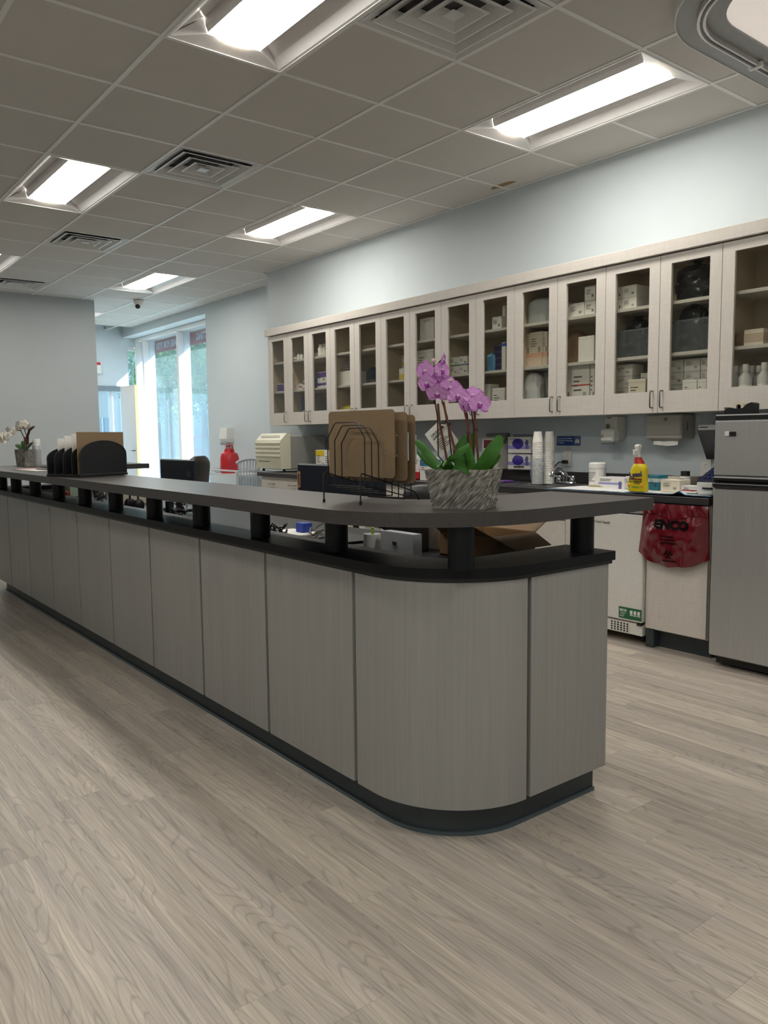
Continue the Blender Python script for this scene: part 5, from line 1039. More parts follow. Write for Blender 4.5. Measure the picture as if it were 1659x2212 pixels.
# ================================================================= CABINET CONTENTS
ZS0, ZS1, ZS2 = Z0+.0205, SH[0]+.0005, SH[1]+.0005; YS = 2.66
def vial(name, label, px, pt, z, r, mat, capm, cat='bottle', group=None, Y=YS, lab=True, neck=.6):
    x = X(px, pt+10, Y); h = at(px, pt, y=Y).z-z; k = TH(name, label, cat, (x, Y, z), group)
    k.p('body', MB().lathe([(r*.95, z), (r, z+.003), (r, z+h*.68), (r*neck, z+h*.8), (r*neck, z+h*.83)], 16, (x, Y, 0)), mat, None, True)
    k.p('cap', MB().lathe([(r*neck*1.08, z+h*.83), (r*neck*1.08, z+h*.99), (.001, z+h)], 16, (x, Y, 0)), capm, None, True)
    if lab: k.p('paper_label', MB().lathe([(r*1.015, z+h*.15), (r*1.015, z+h*.5)], 16, (x, Y, 0)), CARTON, None, True)
def bag(name, label, px0, px1, pt, z, mat, Y=YS, dep=.16, seed=1, cat='plastic bag', amp=.35, group=None, tie=False):
    x0, x1 = X(px0, pt, Y), X(px1, pt, Y); h = at((px0+px1)/2, pt, y=Y).z-z; cx_, cy_ = (x0+x1)/2, Y+dep/2; m = MB(); rings = []; n = 40; NR = 20
    for i in range(NR+1):
        t = i/NR; q = (.93+.07*math.sin(t*PI))*(1 if t < .75 else math.sqrt(max(.02, 1-((t-.75)/.26)**2))); ring = []
        for j in range(n):
            a = 2*PI*j/n; d = q*(1-amp*.25*abs(noise.noise(Vector((math.cos(a)*2.1+seed*3.1, math.sin(a)*2.1, t*3.5))))-amp*.35*abs(noise.noise(Vector((math.cos(a)*6+seed, math.sin(a)*6, t*7)))))
            ca, sa = math.cos(a), math.sin(a); ca = math.copysign(abs(ca)**.55, ca); sa = math.copysign(abs(sa)**.55, sa)
            ring.append((cx_+d*ca*(x1-x0)/2, cy_+d*sa*dep/2*.95, z+h*t*(1-.12*abs(noise.noise(Vector((math.cos(a)*3, math.sin(a)*3, seed)))))))
        rings.append(ring)
    m.loft(rings); k = TH(name, label, cat, (cx_, cy_, z), group); k.p('bag_film', m, mat, None, True)
    if tie: k.p('gathered_top', MB().lathe([(.03, 0), (.012, .012), (.024, .03), (.03, .034)], 10, (cx_+.01, cy_-.02, z+h*.9)), mat, None, True)
    return k
BLK = M('black_bag_film', (34, 36, 38), .18, noise_=[((30, 30, 30), .2, 1)]); WBG = M('white_bag_film', (224, 226, 226), .35); GWN = M('grey_gown', (188, 192, 194), .6)
SALM = M('salmon_carton', (226, 208, 188), .6); PUR = M('purple_carton', (78, 62, 140), .5); BLUE = M('blue_carton', (48, 78, 140), .5); YEL = M('yellow_carton', (226, 206, 92), .6)
# lone far door
carton('medicine_box', 'small white and purple medicine box in the narrow end cabinet', 599, 608, 829, 844, YS, .05, CARTON, ZS1, band=((104, 84, 160), .1, .9)); carton('medicine_box', 'small plain white box at the right in the narrow end cabinet', 609, 617, 831, 844, YS+.03, .05, CARTON, ZS1)
# vials
for i, px in enumerate((638, 645, 652)): vial('vial', ['dark small vial on the top shelf, first of three', 'middle small vial on the top shelf beside a dark one', 'small vial nearest the white bottles on the top shelf'][i], px, 763, ZS2, .018, M('amber_glass', (60, 54, 46), .2) if i == 0 else CARTON, M('vial_cap', (150, 152, 156), .4), 'vial', 'vials on the top shelf')
carton('medicine_box', 'small white box lying below the vials on the middle shelf', 636, 645, 831, 840, YS, .06, CARTON, ZS1); carton('medicine_box', 'white and pink small box below the vials on the middle shelf', 645, 652, 829, 840, YS-.02, .06, CARTON, ZS1, band=((200, 140, 150), .3, .6)); vial('vial', 'tiny clear vial on the middle shelf beside small boxes', 657, 822, ZS1, .014, CLEAR, WHITE, 'vial')
carton('medicine_box', 'blue and white box low in the second cabinet door', 650, 658, 858, 876, YS+.06, .06, BLUE, ZS0, band=((205, 210, 220), .3, .5))
vial('bottle', 'white bottle on the top shelf, left of a pair', 693, 744, ZS2, .028, WHITE, WHITE, 'bottle', 'pair of white bottles on the top shelf'); vial('bottle', 'white bottle on the top shelf, right of a pair', 702, 743, ZS2, .028, WHITE, WHITE, 'bottle', 'pair of white bottles on the top shelf', Y=YS+.02)
carton('medicine_box', 'small cream box left of the pair of white bottles', 678, 687, 762, 770, YS, .06, M('cream_carton', (226, 218, 200)), ZS2)
carton('purple_box', 'lower of two stacked purple and white boxes in the third door', 685, 706, 820, 836, YS, .11, CARTON, ZS1, hgt=.045, band=((86, 66, 150), .5, .97)); zz = ZS1+.046
carton('purple_box', 'upper of two stacked purple and white boxes in the third door', 685, 704, 804, 820, YS, .11, CARTON, zz+.001, band=((86, 66, 150), .5, .97)); carton('blue_box', 'narrow blue box left of the purple boxes', 678.5, 684, 815, 836, YS, .08, BLUE, ZS1, pr=0); carton('yellow_box', 'yellow box standing behind the purple boxes', 702, 707, 792, 836, YS+.13, .06, YEL, ZS1, pr=0)
for i, (a, b) in enumerate(((681, 693), (694, 706))):
    x0, x1 = X(a, 870, YS), X(b, 870, YS); k = TH('clear_tub', ['clear plastic tub low in the third door, left one', 'clear plastic tub low in the third door, right one'][i], 'tub', ((x0+x1)/2, YS+.06, ZS0), 'clear tubs'); m = MB(); zt = at(a, 860, y=YS).z
    m.loft([[(x0+.01, YS+.01, ZS0), (x1-.01, YS+.01, ZS0), (x1-.01, YS+.11, ZS0), (x0+.01, YS+.11, ZS0)], [(x0, YS, zt), (x1, YS, zt), (x1, YS+.12, zt), (x0, YS+.12, zt)]]); k.p('tub', m, CLEAR); k.p('lid', B((x0-.003, YS-.003, zt), (x1+.003, YS+.123, zt+.006), .001), CLEAR)
# fourth / fifth doors
zz = carton('white_box', 'large plain white box on the middle shelf above the yellow bag', 729, 761, 802, 831, YS, .2, CARTON, ZS1, pr=0).z1+.001
k = TH('wire_basket', 'small lavender wire basket on the large white box', 'basket', (X(750, 795, YS), YS+.08, zz)); xa, xb = X(741, 795, YS), X(757, 795, YS)
for i in range(5): k.p('wire_loop', MB().tube([(xa+.003*i, YS+.02, zz+.004+.018*i), (xb, YS+.02, zz+.004+.018*i), (xb, YS+.12, zz+.004+.018*i), (xa+.003*i, YS+.12, zz+.004+.018*i)], .0025, 5, closed=True), M('lavender_wire', (150, 148, 190), .4))
bag('yellow_bag', 'folded yellow plastic bag on the lowest shelf', 729, 757, 874, ZS0, M('yellow_film', (222, 204, 70), .4), seed=4, dep=.14)
bag('blue_cloth', 'dark blue folded cloth on the middle shelf beside the large white box', 786, 812, 792, ZS1, M('navy_cloth', (52, 62, 84), .8), YS+.1, .12, 5, 'cloth', .2); bag('crumpled_wrap', 'small crumpled white wrap in front of the dark blue cloth', 789, 812, 819, ZS1, CLEAR, YS-.03, .1, 6, 'wrap')
# sixth / seventh
carton('yellow_box', 'white and yellow box at the edge of the sixth door', 862, 872, 796, 818, YS, .12, CARTON, ZS1, band=((228, 208, 90), .03, .5), pr=0); carton('yellow_box', 'pale box stacked behind the white and yellow box', 863, 872, 768, 818, YS+.13, .1, CARTON, ZS1, band=((228, 208, 90), .6, .72), pr=0)
x_ = X(850, 770, 2.895); k = TH('hook_plate', 'dark shaped plate hanging on the back of the sixth door compartment', 'plate', (x_, 2.898, ZS1)); k.p('plate', B((x_-.05, 2.893, ZS1), (x_+.05, 2.901, ZS1+.19), .004), M('plate_green', (84, 88, 78), .5)); k.p('plate_hole', B((x_-.02, 2.891, ZS1+.12), (x_+.02, 2.8935, ZS1+.16)), BLACK)
carton('card', 'white box with scribbled lettering on the top shelf behind the orchid', 907, 937, 687, 734, YS, .12, CARTON, ZS2, pr=0).p('scribble', MB().tube([(X(915+1.6*i, 712, YS), YS-.0012, ZS2+.155+.016*math.sin(i*2.1)) for i in range(11)], .0012, 5), INK); carton('white_box', 'white and orange box behind the orchid blooms', 898, 936, 756, 816, YS, .14, CARTON, ZS1, band=((210, 130, 100), .2, .4)); carton('tray_box', 'brown tray box low behind the orchid blooms', 899, 936, 835, 872, YS, .14, M('tray_brown', (110, 92, 74), .6), ZS0, band=((190, 184, 170), .0, .35))
# eighth / ninth
for i, (a, b, lo_) in enumerate(((968, 990, 0), (991, 1009, 0), (968, 990, 1), (991, 1009, 1))):
    zl = ZS1+.0665*lo_; carton('green_box', ['white box with a blank band, lower left of four behind the orchid', 'white box, lower right of four behind the orchid', 'white box with a green band, upper left of four behind the orchid', 'white box with a blue band, upper right of four behind the orchid'][i], a, b, 782 if lo_ == 0 else 757, 807, YS, .14, CARTON, zl, 'four white boxes behind the orchid', hgt=.0655, band=[((180, 186, 176), .0, .1), ((180, 186, 186), .0, .1), ((70, 130, 80), .0, .12), ((80, 130, 170), .0, .12)][i])
bag('tray', 'dark grey folded bags low behind the orchid', 970, 1008, 838, ZS0, M('grey_film', (96, 92, 88), .5), seed=8)
k = carton('white_box', 'small tilted white box on the top shelf of the ninth door', 1063, 1083, 684, 708, YS, .07, CARTON, ZS2); carton('white_box', 'white box at the right edge of the ninth door top shelf', 1085, 1091, 660, 700, YS+.05, .08, CARTON, ZS2, pr=0)
bag('blue_pack', 'light blue wrapped pack on the middle shelf right of the orchid', 1047, 1067, 760, ZS1, M('sky_pack', (86, 140, 176), .3), YS, .1, 9, 'pack', .12)
for i in range(4): carton('navy_box', ['lowest', 'second lowest', 'second highest', 'highest'][i]+' of four stacked navy boxes right of the light blue pack', 1067, 1085, 777-18*i, 795-18*i, YS+.02, .1, M('navy_carton', (50, 50, 88), .5), ZS1+.0005+.0455*i, 'stacked navy boxes', hgt=.0445, pr=0, band=((90, 92, 130), .0, .1))
carton('white_box', 'white and blue box at the edge beside the navy boxes', 1083.5, 1092, 740, 795, YS-.03, .05, CARTON, ZS1, pr=0, band=((60, 90, 170), .86, .98))
carton('white_box', 'white box with a small logo on the lowest shelf of the ninth door', 1041, 1058, 830, 864, YS, .1, CARTON, ZS0); carton('white_box', 'low white box on the lowest shelf left of the white bags', 1063, 1090, 838, 864, YS-.02, .1, CARTON, ZS0)
# tenth
bag('gown_pack', 'bagged grey gowns on the top shelf of the tenth door, upper pack', 1130, 1182, 640, ZS2, GWN, YS, .2, 11, 'pack', .25); 
for i, (a, b, t) in enumerate(((1131, 1144, 722), (1144, 1172, 717), (1173, 1182, 716))): carton('salmon_box', ['narrow cream and salmon box at the left of the tenth door', 'large cream and salmon box in the middle of the tenth door', 'cream and salmon box at the right of the tenth door'][i], a, b, t, 768, YS+.03, .14, M('cream_carton', (226, 218, 200)), ZS1+.062, 'cream and salmon boxes', band=((222, 176, 150), .02, .2))
for i, (a, b) in enumerate(((1130, 1170), (1171, 1182))): carton('salmon_box', ['low cream box supporting the large salmon box', 'low cream box supporting the right salmon box'][i], a, b, 768, 790, YS, .16, SALM, ZS1, 'cream and salmon boxes', pr=0, hgt=.06)
bag('white_bag', 'crumpled white plastic bag on the lowest shelf of the tenth door, left one', 1124, 1160, 804, ZS0, WBG, YS-.02, .11, 13, amp=.6); bag('white_bag', 'white plastic bag with scribbles at the right of the tenth door', 1160, 1182, 800, ZS0, WBG, YS+.1, .1, 14, amp=.5)
# eleventh
for i, (a, b, t, pbm, z) in enumerate(((1227, 1262, 646, 682, 0), (1263, 1286, 643, 680, 0), (1263, 1286, 610, 643, 1), (1219, 1227, 634, 690, 2))):
    zl = ZS2 if z != 1 else ZS2+.0925; carton('supply_box', ['white supply carton in front on the top shelf of the eleventh door', 'white supply carton at the right on the top shelf of the eleventh door', 'white supply carton stacked highest in the eleventh door', 'white supply carton at the left behind on the eleventh door top shelf'][i], a, b, t, pbm, YS if i != 3 else YS+.12, .11, CARTON, zl, 'white supply cartons', hgt=.09 if i < 3 else .13)
bag('brown_bag', 'brown paper parcel in clear film on the middle shelf of the eleventh door', 1217, 1250, 714, ZS1, M('kraft_bag', (150, 118, 88), .5), YS+.05, .16, 15, 'parcel', .25); carton('white_box', 'plain white carton beside the brown paper parcel', 1249, 1283, 726, 776, YS, .14, CARTON, ZS1, pr=0)
for i, (a, b) in enumerate(((1215, 1233), (1234, 1273), (1275, 1284))): carton('flat_carton', ['tall flat white carton at the left of the lowest shelf, eleventh door', 'tall flat white carton with a small red logo, eleventh door', 'tall flat white carton at the right, eleventh door'][i], a, b, 786, 862, YS, .16, CARTON, ZS0, 'tall flat cartons', band=((200, 80, 70), .55, .58) if i == 1 else None)
# twelfth
for i, (a, b, t, lv) in enumerate(((1326, 1343, 640, 0), (1344, 1375, 634, 0), (1326, 1343, 612, 1), (1344, 1375, 607, 1))):
    zl = ZS2+.0715*lv; carton('supply_box', ['lower left', 'lower right', 'upper left', 'upper right'][i]+' of four white supply cartons on the twelfth door top shelf', a, b, t, 664 if lv == 0 else 638, YS, .14, CARTON, zl, 'white supply cartons', hgt=.07)
def bin_(label, px0, px1, pt, z, Y):
    x0, x1 = X(px0, pt, Y), X(px1, pt, Y); zt = at(px0, pt, y=Y).z; k = TH('storage_bin', label, 'bin', ((x0+x1)/2, Y+.1, z), 'clear storage bins')
    m = MB(); i0 = [(x0+.012, Y+.01), (x1-.012, Y+.01), (x1-.012, Y+.2), (x0+.012, Y+.2)]; o0 = [(x0, Y), (x1, Y), (x1, Y+.21), (x0, Y+.21)]
    m.loft([[(*p, z) for p in i0], [(*p, zt) for p in o0]], cap=False); m.add([(*p, z+.001) for p in i0], [(0, 1, 2, 3)]); k.p('tub', m, glassmat('bin_plastic', (215, 220, 224), .8, .1, haze=.22)); k.p('rim', MB().strip(o0+[o0[0]], [(p[0]+(.01 if q in (0, 3) else -.01), p[1]+(.01 if q < 2 else -.01)) for q, p in enumerate(o0)]+[(o0[0][0]+.01, o0[0][1]+.01)], zt, zt+.008), glassmat('bin_plastic', (215, 220, 224)))
    return x0, x1, zt
x0, x1, zt = bin_('clear storage bin with black bags inside, twelfth door', 1331, 1402, 719, ZS1, YS-.03)
bag('black_bag', 'black plastic bag filling the clear bin in the twelfth door', 1342, 1390, 687, ZS1+.004, BLK, YS+.01, .15, 17, amp=.6, tie=True)
for i, (a, b, t, bt) in enumerate(((1325, 1366, 829, 850), (1325, 1366, 811, 829), (1325, 1366, 793, 811), (1325, 1366, 775, 793))): carton('supply_box', ['lowest', 'second lowest', 'second highest', 'highest'][i]+' of four stacked white cartons on the twelfth door bottom shelf', a, b, t, bt, YS+.03, .12, CARTON, ZS0+.0715*i, 'white supply cartons', hgt=.07)
for i in range(2): carton('supply_box', ['lower', 'upper'][i]+' white carton at the back right of the twelfth door bottom shelf', 1384, 1400, 812-28*i, 838-28*i, YS+.06, .1, CARTON, ZS0+.001+.115*i, 'white supply cartons', hgt=.11)
carton('cream_box', 'cream box in front of the carton stack in the twelfth door', 1357, 1394, 819, 848, YS-.05, .07, M('cream_carton', (226, 218, 200)), ZS0, band=((222, 176, 150), .0, .1))
# thirteenth
bag('black_bag', 'black plastic bags on the top shelf of the thirteenth door', 1447, 1530, 566, ZS2, BLK, YS, .2, 21, amp=.6, tie=True)
bin_('clear storage bin with black bags inside, thirteenth door', 1444, 1532, 698, ZS1, YS-.03); bag('black_bag', 'black plastic bag filling the clear bin in the thirteenth door', 1458, 1516, 656, ZS1+.004, BLK, YS+.01, .14, 22, amp=.6, tie=True)
n = 0
for c, (a, b) in enumerate(((1443, 1476), (1478, 1512), (1514, 1534))):
    for r in range(4): carton('supply_box', 'white carton, %s from the bottom in the %s stack of the thirteenth door' % (['first', 'second', 'third', 'fourth'][r], ['left', 'middle', 'right'][c]), a, b, 822-17.5*r-3, 839-17.5*r-3, YS+.05, .12, CARTON, ZS0+.0005+.0715*r, 'white supply cartons', hgt=.07)
carton('test_box', 'white box with black lettering, left of two in front, thirteenth door', 1474, 1505, 820, 840, YS-.04, .07, CARTON, ZS0, band=((60, 110, 190), .4, .55)); carton('test_box', 'white box with black lettering, right of two in front, thirteenth door', 1507, 1526, 819, 838, YS-.04, .07, CARTON, ZS0)
# fourteenth
bag('tan_pack', 'tan bagged gauze on the middle shelf above the bottles', 1583, 1610, 711, ZS1, M('tan_film', (150, 124, 100), .4), YS, .12, 25, 'pack'); carton('gauze_box', 'ribbed cream gauze packet beside the tan bag', 1607, 1649, 711, 741, YS-.03, .08, M('cream_carton', (226, 218, 200)), ZS1, band=((200, 180, 160), .2, .75), pr=0)
SOL = M('bottle_hdpe', (200, 202, 200), .35)
for i, (px, t, yy) in enumerate(((1588, 790, YS+.02), (1611, 786, YS-.03), (1600, 790, YS+.12), (1624, 789, YS+.1), (1640, 789, YS+.06), (1652, 782, YS-.02))): vial('solution_bottle', ['leftmost solution bottle over the refrigerator', 'front solution bottle with white label over the refrigerator', 'solution bottle behind the front one over the refrigerator', 'middle rear solution bottle over the refrigerator', 'rear solution bottle second from the photo edge', 'solution bottle cut by the photo edge above the refrigerator'][i], px, t, ZS0, .034, SOL, WHITE, 'bottle', 'solution bottles', yy, neck=.45)
# ================================================================= FAR END: WINDOW, DOOR, CART
FRM = M('white_frame', (228, 230, 230), .35)
w1 = struct(B((XF, YG-.1, .42), (-6.54, YG+.1, .50), .004).build('window_1', FRM)); tag(w1, 'tall storefront window beyond the counter')
B((XF, YG-.1, 2.80), (-6.54, YG+.1, 2.858), .004).build('head_frame', FRM, w1)
xs = [XF+.03, X(312, 900, YG-.1)+.03, X(386, 900, YG-.1)+.03, -6.57]
for x in xs: B((x-.03, YG-.1, .5), (x+.03, YG+.1, 2.80), .004).build('mullion', FRM, w1)
WG = glassmat('window_glass', (226, 238, 244), 1.0, 0, haze=.11, hazec=(196, 226, 244))  # pale blue haze mixed into the panes stands in for window glare
for a, b in zip(xs, xs[1:]): B((a+.031, YG-.004, .5), (b-.031, YG+.004, 2.80)).build('pane', WG, w1)
w2 = struct(B((XF-.1, 3.40, .42), (XF-.02, YG-.101, .48)).build('window_2', FRM)); tag(w2, 'narrow corner pane beside the glazed door')
B((XF-.08, 3.401, .48), (XF-.07, YG-.101, 2.719)).build('pane', WG, w2); B((XF-.1, 3.401, 2.66), (XF-.02, YG-.101, 2.719)).build('head_frame', FRM, w2)
d1 = struct(B((XF-.13, 2.31, 1.98), (XF+.03, 3.35, 2.055), .003).build('door_1', M('door_header_grey', (130, 142, 150), .5))); tag(d1, 'glazed door in the far end wall')
for y in (2.31, 3.08, 3.28): B((XF-.12, y, 0), (XF-.04, y+.06, 1.98), .003).build('door_stile', FRM, d1)
B((XF-.12, 2.37, 0), (XF-.04, 3.08, .2), .003).build('bottom_rail', FRM, d1); B((XF-.085, 2.37, .2), (XF-.075, 3.08, 1.98)).build('door_glass', WG, d1); B((XF-.085, 3.14, .05), (XF-.075, 3.28, 1.98)).build('door_glass', WG, d1)
xa, xb = X(262, 900, 3.14), X(293, 900, 3.14)
k = TH('door_leaf', 'cream door leaf standing open in front of the corner window', 'door', ((xa+xb)/2, 3.16, 0)); k.p('leaf', B((xa, 3.14, .01), (xb, 3.18, 2.03), .002), M('door_cream', (208, 206, 202), .5)); k.p('edge_strip', B((xb, 3.138, .01), (xb+.012, 3.182, 2.03)), M('edge_lit_yellow', (216, 194, 140), .5)); k.p('lever_handle', MB().tube([(xb-.06, 3.14, 1.0), (xb-.06, 3.09, 1.0), (xb-.17, 3.09, 1.0)], .01, 8), STEEL, None, True)  # yellow light on the leaf's end is put into the edge strip's colour
p = at(211, 790, x=XF+.01); k = TH('alarm_strobe', 'white and red alarm strobe at the edge of the grey wall', 'alarm', (XF+.02, p.y, p.z)); k.p('housing', B((XF+.001, p.y-.06, p.z-.13), (XF+.05, p.y+.05, p.z+.06), .01), WHITE); k.p('red_lens', B((XF+.05, p.y-.03, p.z+.01), (XF+.062, p.y+.03, p.z+.05), .004), M('lens_red', (200, 40, 40), .4))
p = at(300, 652, z=ZC-.02); k = TH('security_camera', 'white dome security camera with black lens on the ceiling', 'camera', (p.x, p.y, ZC)); m = MB(); m.lathe([(.068, ZC-.001), (.068, ZC-.03), (.055, ZC-.055), (.03, ZC-.07)], 20, (p.x, p.y, 0)); k.p('mount', m, WHITE, None, True); k.p('eyeball', MB().ball((p.x+.012, p.y-.01, ZC-.07), .05, 14, 10), WHITE, None, True); k.p('lens', MB().ball((p.x+.034, p.y-.03, ZC-.085), .033, 12, 8), M('lens_black', (12, 12, 14), .15), None, True)
# hand sanitiser on the recess wall
Y0 = YR-.1; x0, x1 = X(474, 940, Y0), X(490, 940, Y0); z0, z1 = at(482, 961, y=Y0).z, at(482, 924, y=Y0).z
k = TH('sanitizer_dispenser', 'white sanitizer dispenser on the wall above the red tank', 'soap dispenser', ((x0+x1)/2, YR-.05, z0)); m = MB(); m.loft([[(x0+.01, Y0+.02, z0+.03), (x1-.01, Y0+.02, z0+.03), (x1-.01, YR-.002, z0+.03), (x0+.01, YR-.002, z0+.03)], [(x0, Y0-.01, z0+.08), (x1, Y0-.01, z0+.08), (x1, YR-.002, z0+.08), (x0, YR-.002, z0+.08)], [(x0+.01, Y0+.01, z1), (x1-.01, Y0+.01, z1), (x1-.01, YR-.002, z1), (x0+.01, YR-.002, z1)]]); k.p('housing', m, WHITE); k.p('push_bar', B((x0+.01, Y0-.005, z0), (x1-.01, Y0+.06, z0+.035), .01), M('bar_grey', (136, 138, 140)))
# cart with red tank
c1 = at(511, 1017, z=.80); CXa, CYa = c1.x, c1.y; k = TH('utility_cart', 'pale metal utility cart with raised rails beyond the counter', 'cart', (CXa-.4, CYa+.22, 0)); GW = M('cart_grey', (206, 210, 212), .4); cw, cdp = .85, .44
for (x, y) in ((CXa, CYa), (CXa-cw, CYa), (CXa, CYa+cdp), (CXa-cw, CYa+cdp)):
    l = k.p('post', B((x-.015, y-.015, .06), (x+.015, y+.015, .80), .003), GW); k.p('caster', MB().ball((x, y, .03), (.03, .02, .03), 10, 7), BLACK, l, True)
for z in (.735, .40, .15): k.p('tray', B((CXa-cw+.015, CYa+.0, z), (CXa-.015, CYa+cdp, z+.015), .002), GW)
for z in (.785,):
    for a, b in (((CXa-cw, CYa-.01, z), (CXa, CYa+.01, z+.02)), ((CXa-cw, CYa+cdp-.01, z), (CXa, CYa+cdp+.01, z+.02)), ((CXa-.01, CYa, z), (CXa+.01, CYa+cdp, z+.02)), ((CXa-cw-.01, CYa, z), (CXa-cw+.01, CYa+cdp, z+.02))): k.p('rail', B(a, b, .003), GW)
ty = CYa+.2; tx = X(496, 1005, ty); zt_ = .7505; k = TH('helium_tank', 'red helium tank with a wire handle standing on the cart', 'gas tank', (tx, ty, zt_)); htop = at(496, 975, y=ty).z-zt_; r = abs(X(515, 1000, ty)-X(477, 1000, ty))*.5*.50; HR = M('tank_red', (196, 44, 54), .35)
k.p('cylinder', MB().lathe([(r*.9, 0), (r, .02), (r, htop*.72), (r*.85, htop*.9), (r*.45, htop), (r*.2, htop*1.02)], 26, (tx, ty, zt_)), HR, None, True); k.p('collar', MB().lathe([(r*.55, htop*.97), (r*.5, htop*1.12), (r*.46, htop*1.12), (r*.5, htop*.97)], 20, (tx, ty, zt_)), HR, None, True)
zh = at(496, 961, y=ty).z; k.p('handle', MB().tube([(tx-r*.5, ty, zt_+htop*1.05), (tx-r*.62, ty, zh-.01), (tx-r*.4, ty, zh), (tx+r*.6, ty, zh), (tx+r*.75, ty, zh-.02), (tx+r*.5, ty, zt_+htop*1.0)], .01, 7), HR, None, True); k.p('valve', MB().lathe([(.012, htop), (.012, htop+.06), (.02, htop+.065), (.02, htop+.08)], 10, (tx, ty, zt_)), STEEL)
for i, (px, dy_, lb) in enumerate(((470, .1, 'crumpled clear plastic wrap at the left end of the cart tray'), (522, .15, 'crumpled clear plastic wrap at the right end of the cart tray'))):
    pass
filmbag('plastic_wrap', 'crumpled clear plastic wrap lying on the cart tray', (CXa-.76, CYa+.16, .7505), .06, .05, 'plastic wrap', glassmat('film', (235, 238, 240)), 5, .5)
# spindle chair
p = at(533, 995, y=2.5); k = TH('spindle_chair', 'pale grey spindle-back chair half hidden by the sterilizer', 'chair', (p.x, 2.4, 0)); zt = at(533, 991, y=2.55).z; GC = M('chair_grey', (176, 184, 192), .45); cxx = p.x
k.p('seat', MB().loft([sup(cxx, 2.36, .43, .21, .2), sup(cxx, 2.36, .46, .22, .21)]), GC, None, True)
for a in (-1, 1):
    for b in (-1, 1): k.p('leg', MB().tube([(cxx+a*.15, 2.36+b*.14, .44), (cxx+a*.2, 2.36+b*.18, 0)], [.018, .013], 8), GC, None, True)
bk = [(cxx+.24*math.cos(t), 2.5+.08*math.sin(t), zt-.05*(1-math.sin(t))) for t in [PI*i/12 for i in range(13)]]
k.p('top_rail', MB().tube(bk, .016, 8), GC, None, True)
for i in range(1, 12): k.p('spindle', MB().tube([(cxx+(bk[i][0]-cxx)*.8, 2.48+.05*math.sin(PI*i/12), .45), bk[i]], .007, 6), GC, None, True)
# ================================================================= OUTSIDE
gnd = struct(B((-85, YG+.25, -.4), (20, 40, -.12)).build('ground', M('sidewalk', (190, 190, 186), .8, noise_=[((1, 1, 1), .06, 1)]))); struct(B((-85, 8, -.119), (20, 12.4, -.11)).build('street', M('asphalt', (120, 122, 126), .8))); struct(B((-85, 0, -.4), (XF-.2, YG+.25, -.12)).build('sidewalk', M('sidewalk', (190, 190, 186))))
BN = M('banner_red', (190, 60, 50), .6)
bxx = at(325, 740, y=YG+.3).x; k = TH('banner', 'red outdoor banner with white capitals seen reversed through the window top', 'banner', (-8.8, YG+.13, 2.55)); k.p('cloth', B((-9.6, YG+.125, 2.60), (-6.56, YG+.131, 2.80)), BN)
for xx_ in (-9.5, -8.2, -6.7): k.p('bracket', B((xx_-.02, YG+.101, 2.79), (xx_+.02, YG+.14, 2.83)), STEEL)
for xx_, s in ((-8.75, 'WE CARE FOR YOU'), (-7.3, 'COVID TESTING')): k.t(s, .15, PRW, (xx_, YG+.128, 2.70), facing='+y', depth=.006, sx=.85, bold=.002)
FAC = M('facade', (176, 170, 160), .8, noise_=[((.8, .8, .8), .08, 1)])
b_ = TH('building', 'pale shop building across the street with a red awning', 'building', (-32, 16, -.12)); b_.p('wall', B((-80, 14, -.12), (-8, 20, 9)), FAC)
for i in range(12):
    x = -66+i*4.5
    for z0_, z1_ in ((.4, 2.4), (4.0, 6.0)):
        w_ = b_.p('shop_window', B((x, 13.9, z0_), (x+2.8, 13.99, z1_)), M('shop_glass', (70, 84, 96), .15)); b_.p('window_bar', B((x+1.35, 13.85, z0_), (x+1.45, 13.9, z1_)), FRM, w_)
aw0, aw1 = at(424, 862, y=13), at(449, 862, y=13); az1, az0 = at(437, 848, y=13).z, at(437, 862, y=13).z
for (xa_, xb_) in ((aw0.x, aw0.x+(aw1.x-aw0.x)*.55), (aw0.x+(aw1.x-aw0.x)*.72, aw1.x+3)):
    m = MB(); m.add([(xa_, 13.98, az1+.3), (xb_, 13.98, az1+.3), (xb_, 13, az1), (xa_, 13, az1), (xa_, 13, az0), (xb_, 13, az0)], [(0, 1, 2, 3), (3, 2, 5, 4)]); aw = b_.p('awning', m, M('awning_red', (206, 66, 66), .6)); b_.p('valance', B((xa_, 12.96, az0-.45), (xb_, 12.99, az0)), WHITE, aw)
LF = M('street_leaf', (92, 122, 66), .6, noise_=[((2, 2, 2), .25, 1)]); BK_ = M('bark', (96, 82, 70), .8)
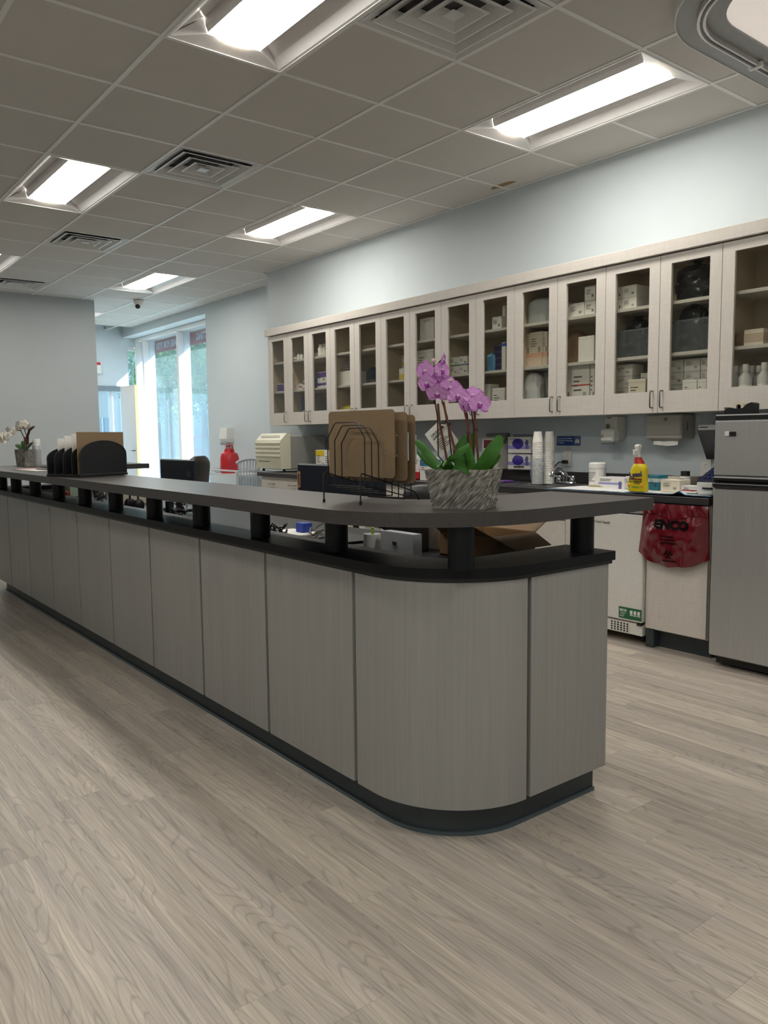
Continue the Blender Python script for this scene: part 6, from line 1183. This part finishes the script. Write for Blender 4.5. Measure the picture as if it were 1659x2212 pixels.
def tree(x, y, h, r, sd, label):
    rr = random.Random(sd); k = TH('street_tree', label, 'tree', (x, y, -.12), 'street trees'); k.p('trunk', MB().tube([(x, y, -.12), (x+.05, y, h*.3), (x-.03, y+.04, h*.6)], [.14, .1, .06], 8), BK_, None, True)
    for i in range(4): a = i*1.6; k.p('branch', MB().tube([(x, y, h*.42), (x+r*.6*math.cos(a), y+r*.6*math.sin(a), h*.7)], [.05, .02], 6), BK_, None, True)
    m = MB()
    for i in range(2800):
        a, b, q = rr.random()*6.28, math.acos(rr.uniform(-1, 1)), rr.random()**.45; c = Vector((x+r*q*math.cos(a)*math.sin(b), y+r*q*math.sin(a)*math.sin(b), h*.68+h*.34*q*math.cos(b)))
        u_ = Vector((rr.gauss(0, 1), rr.gauss(0, 1), rr.gauss(0, 1))).normalized(); v_ = u_.orthogonal().normalized(); s_ = .04+.04*rr.random(); m.add([c-u_*s_, c+v_*s_*.5, c+u_*s_, c-v_*s_*.5], [(0, 1, 2, 3)])
    k.p('foliage', m, LF)
for i, (px, yy, h_, r_) in enumerate(((362, 6.4, 4.4, 1.2), (340, 10.2, 5.4, 1.6), (440, 9.0, 4.9, 1.3))):
    p = at(px, 900, y=yy); tree(p.x, yy, h_, r_, 3+i, ['street tree right behind the left window pane', 'taller street tree farther behind the left window pane', 'street tree showing in the right window pane'][i])
p = at(440, 970, y=10.2); CRX = p.x; k = TH('parked_car', 'dark red car parked across the street behind the right pane', 'car', (CRX, 11, -.11)); cz = -.11
prof = [(-2.1, .35), (-2.15, .6), (-2.0, .82), (-1.2, .9), (-.7, 1.38), (.8, 1.4), (1.35, .92), (2.05, .85), (2.15, .6), (2.1, .35)]
m = MB(); m.loft([[(CRX+x, 10.2, cz+z) for x, z in prof], [(CRX+x, 11.8, cz+z) for x, z in prof]]); k.p('body', m, M('car_red', (120, 46, 60), .25))
k.p('side_glass', B((CRX-.6, 10.18, cz+.95), (CRX+.9, 10.2, cz+1.3)), M('shop_glass', (70, 84, 96)))
for x in (CRX-1.35, CRX+1.4):
    m = MB(); m.T = Matrix.Translation((x, 10.22, cz+.33)) @ Matrix.Rotation(PI/2, 4, 'X'); m.lathe([(.33, -.1), (.33, .06), (.2, .07), (.001, .07)], 20); k.p('wheel', m, BLACK)
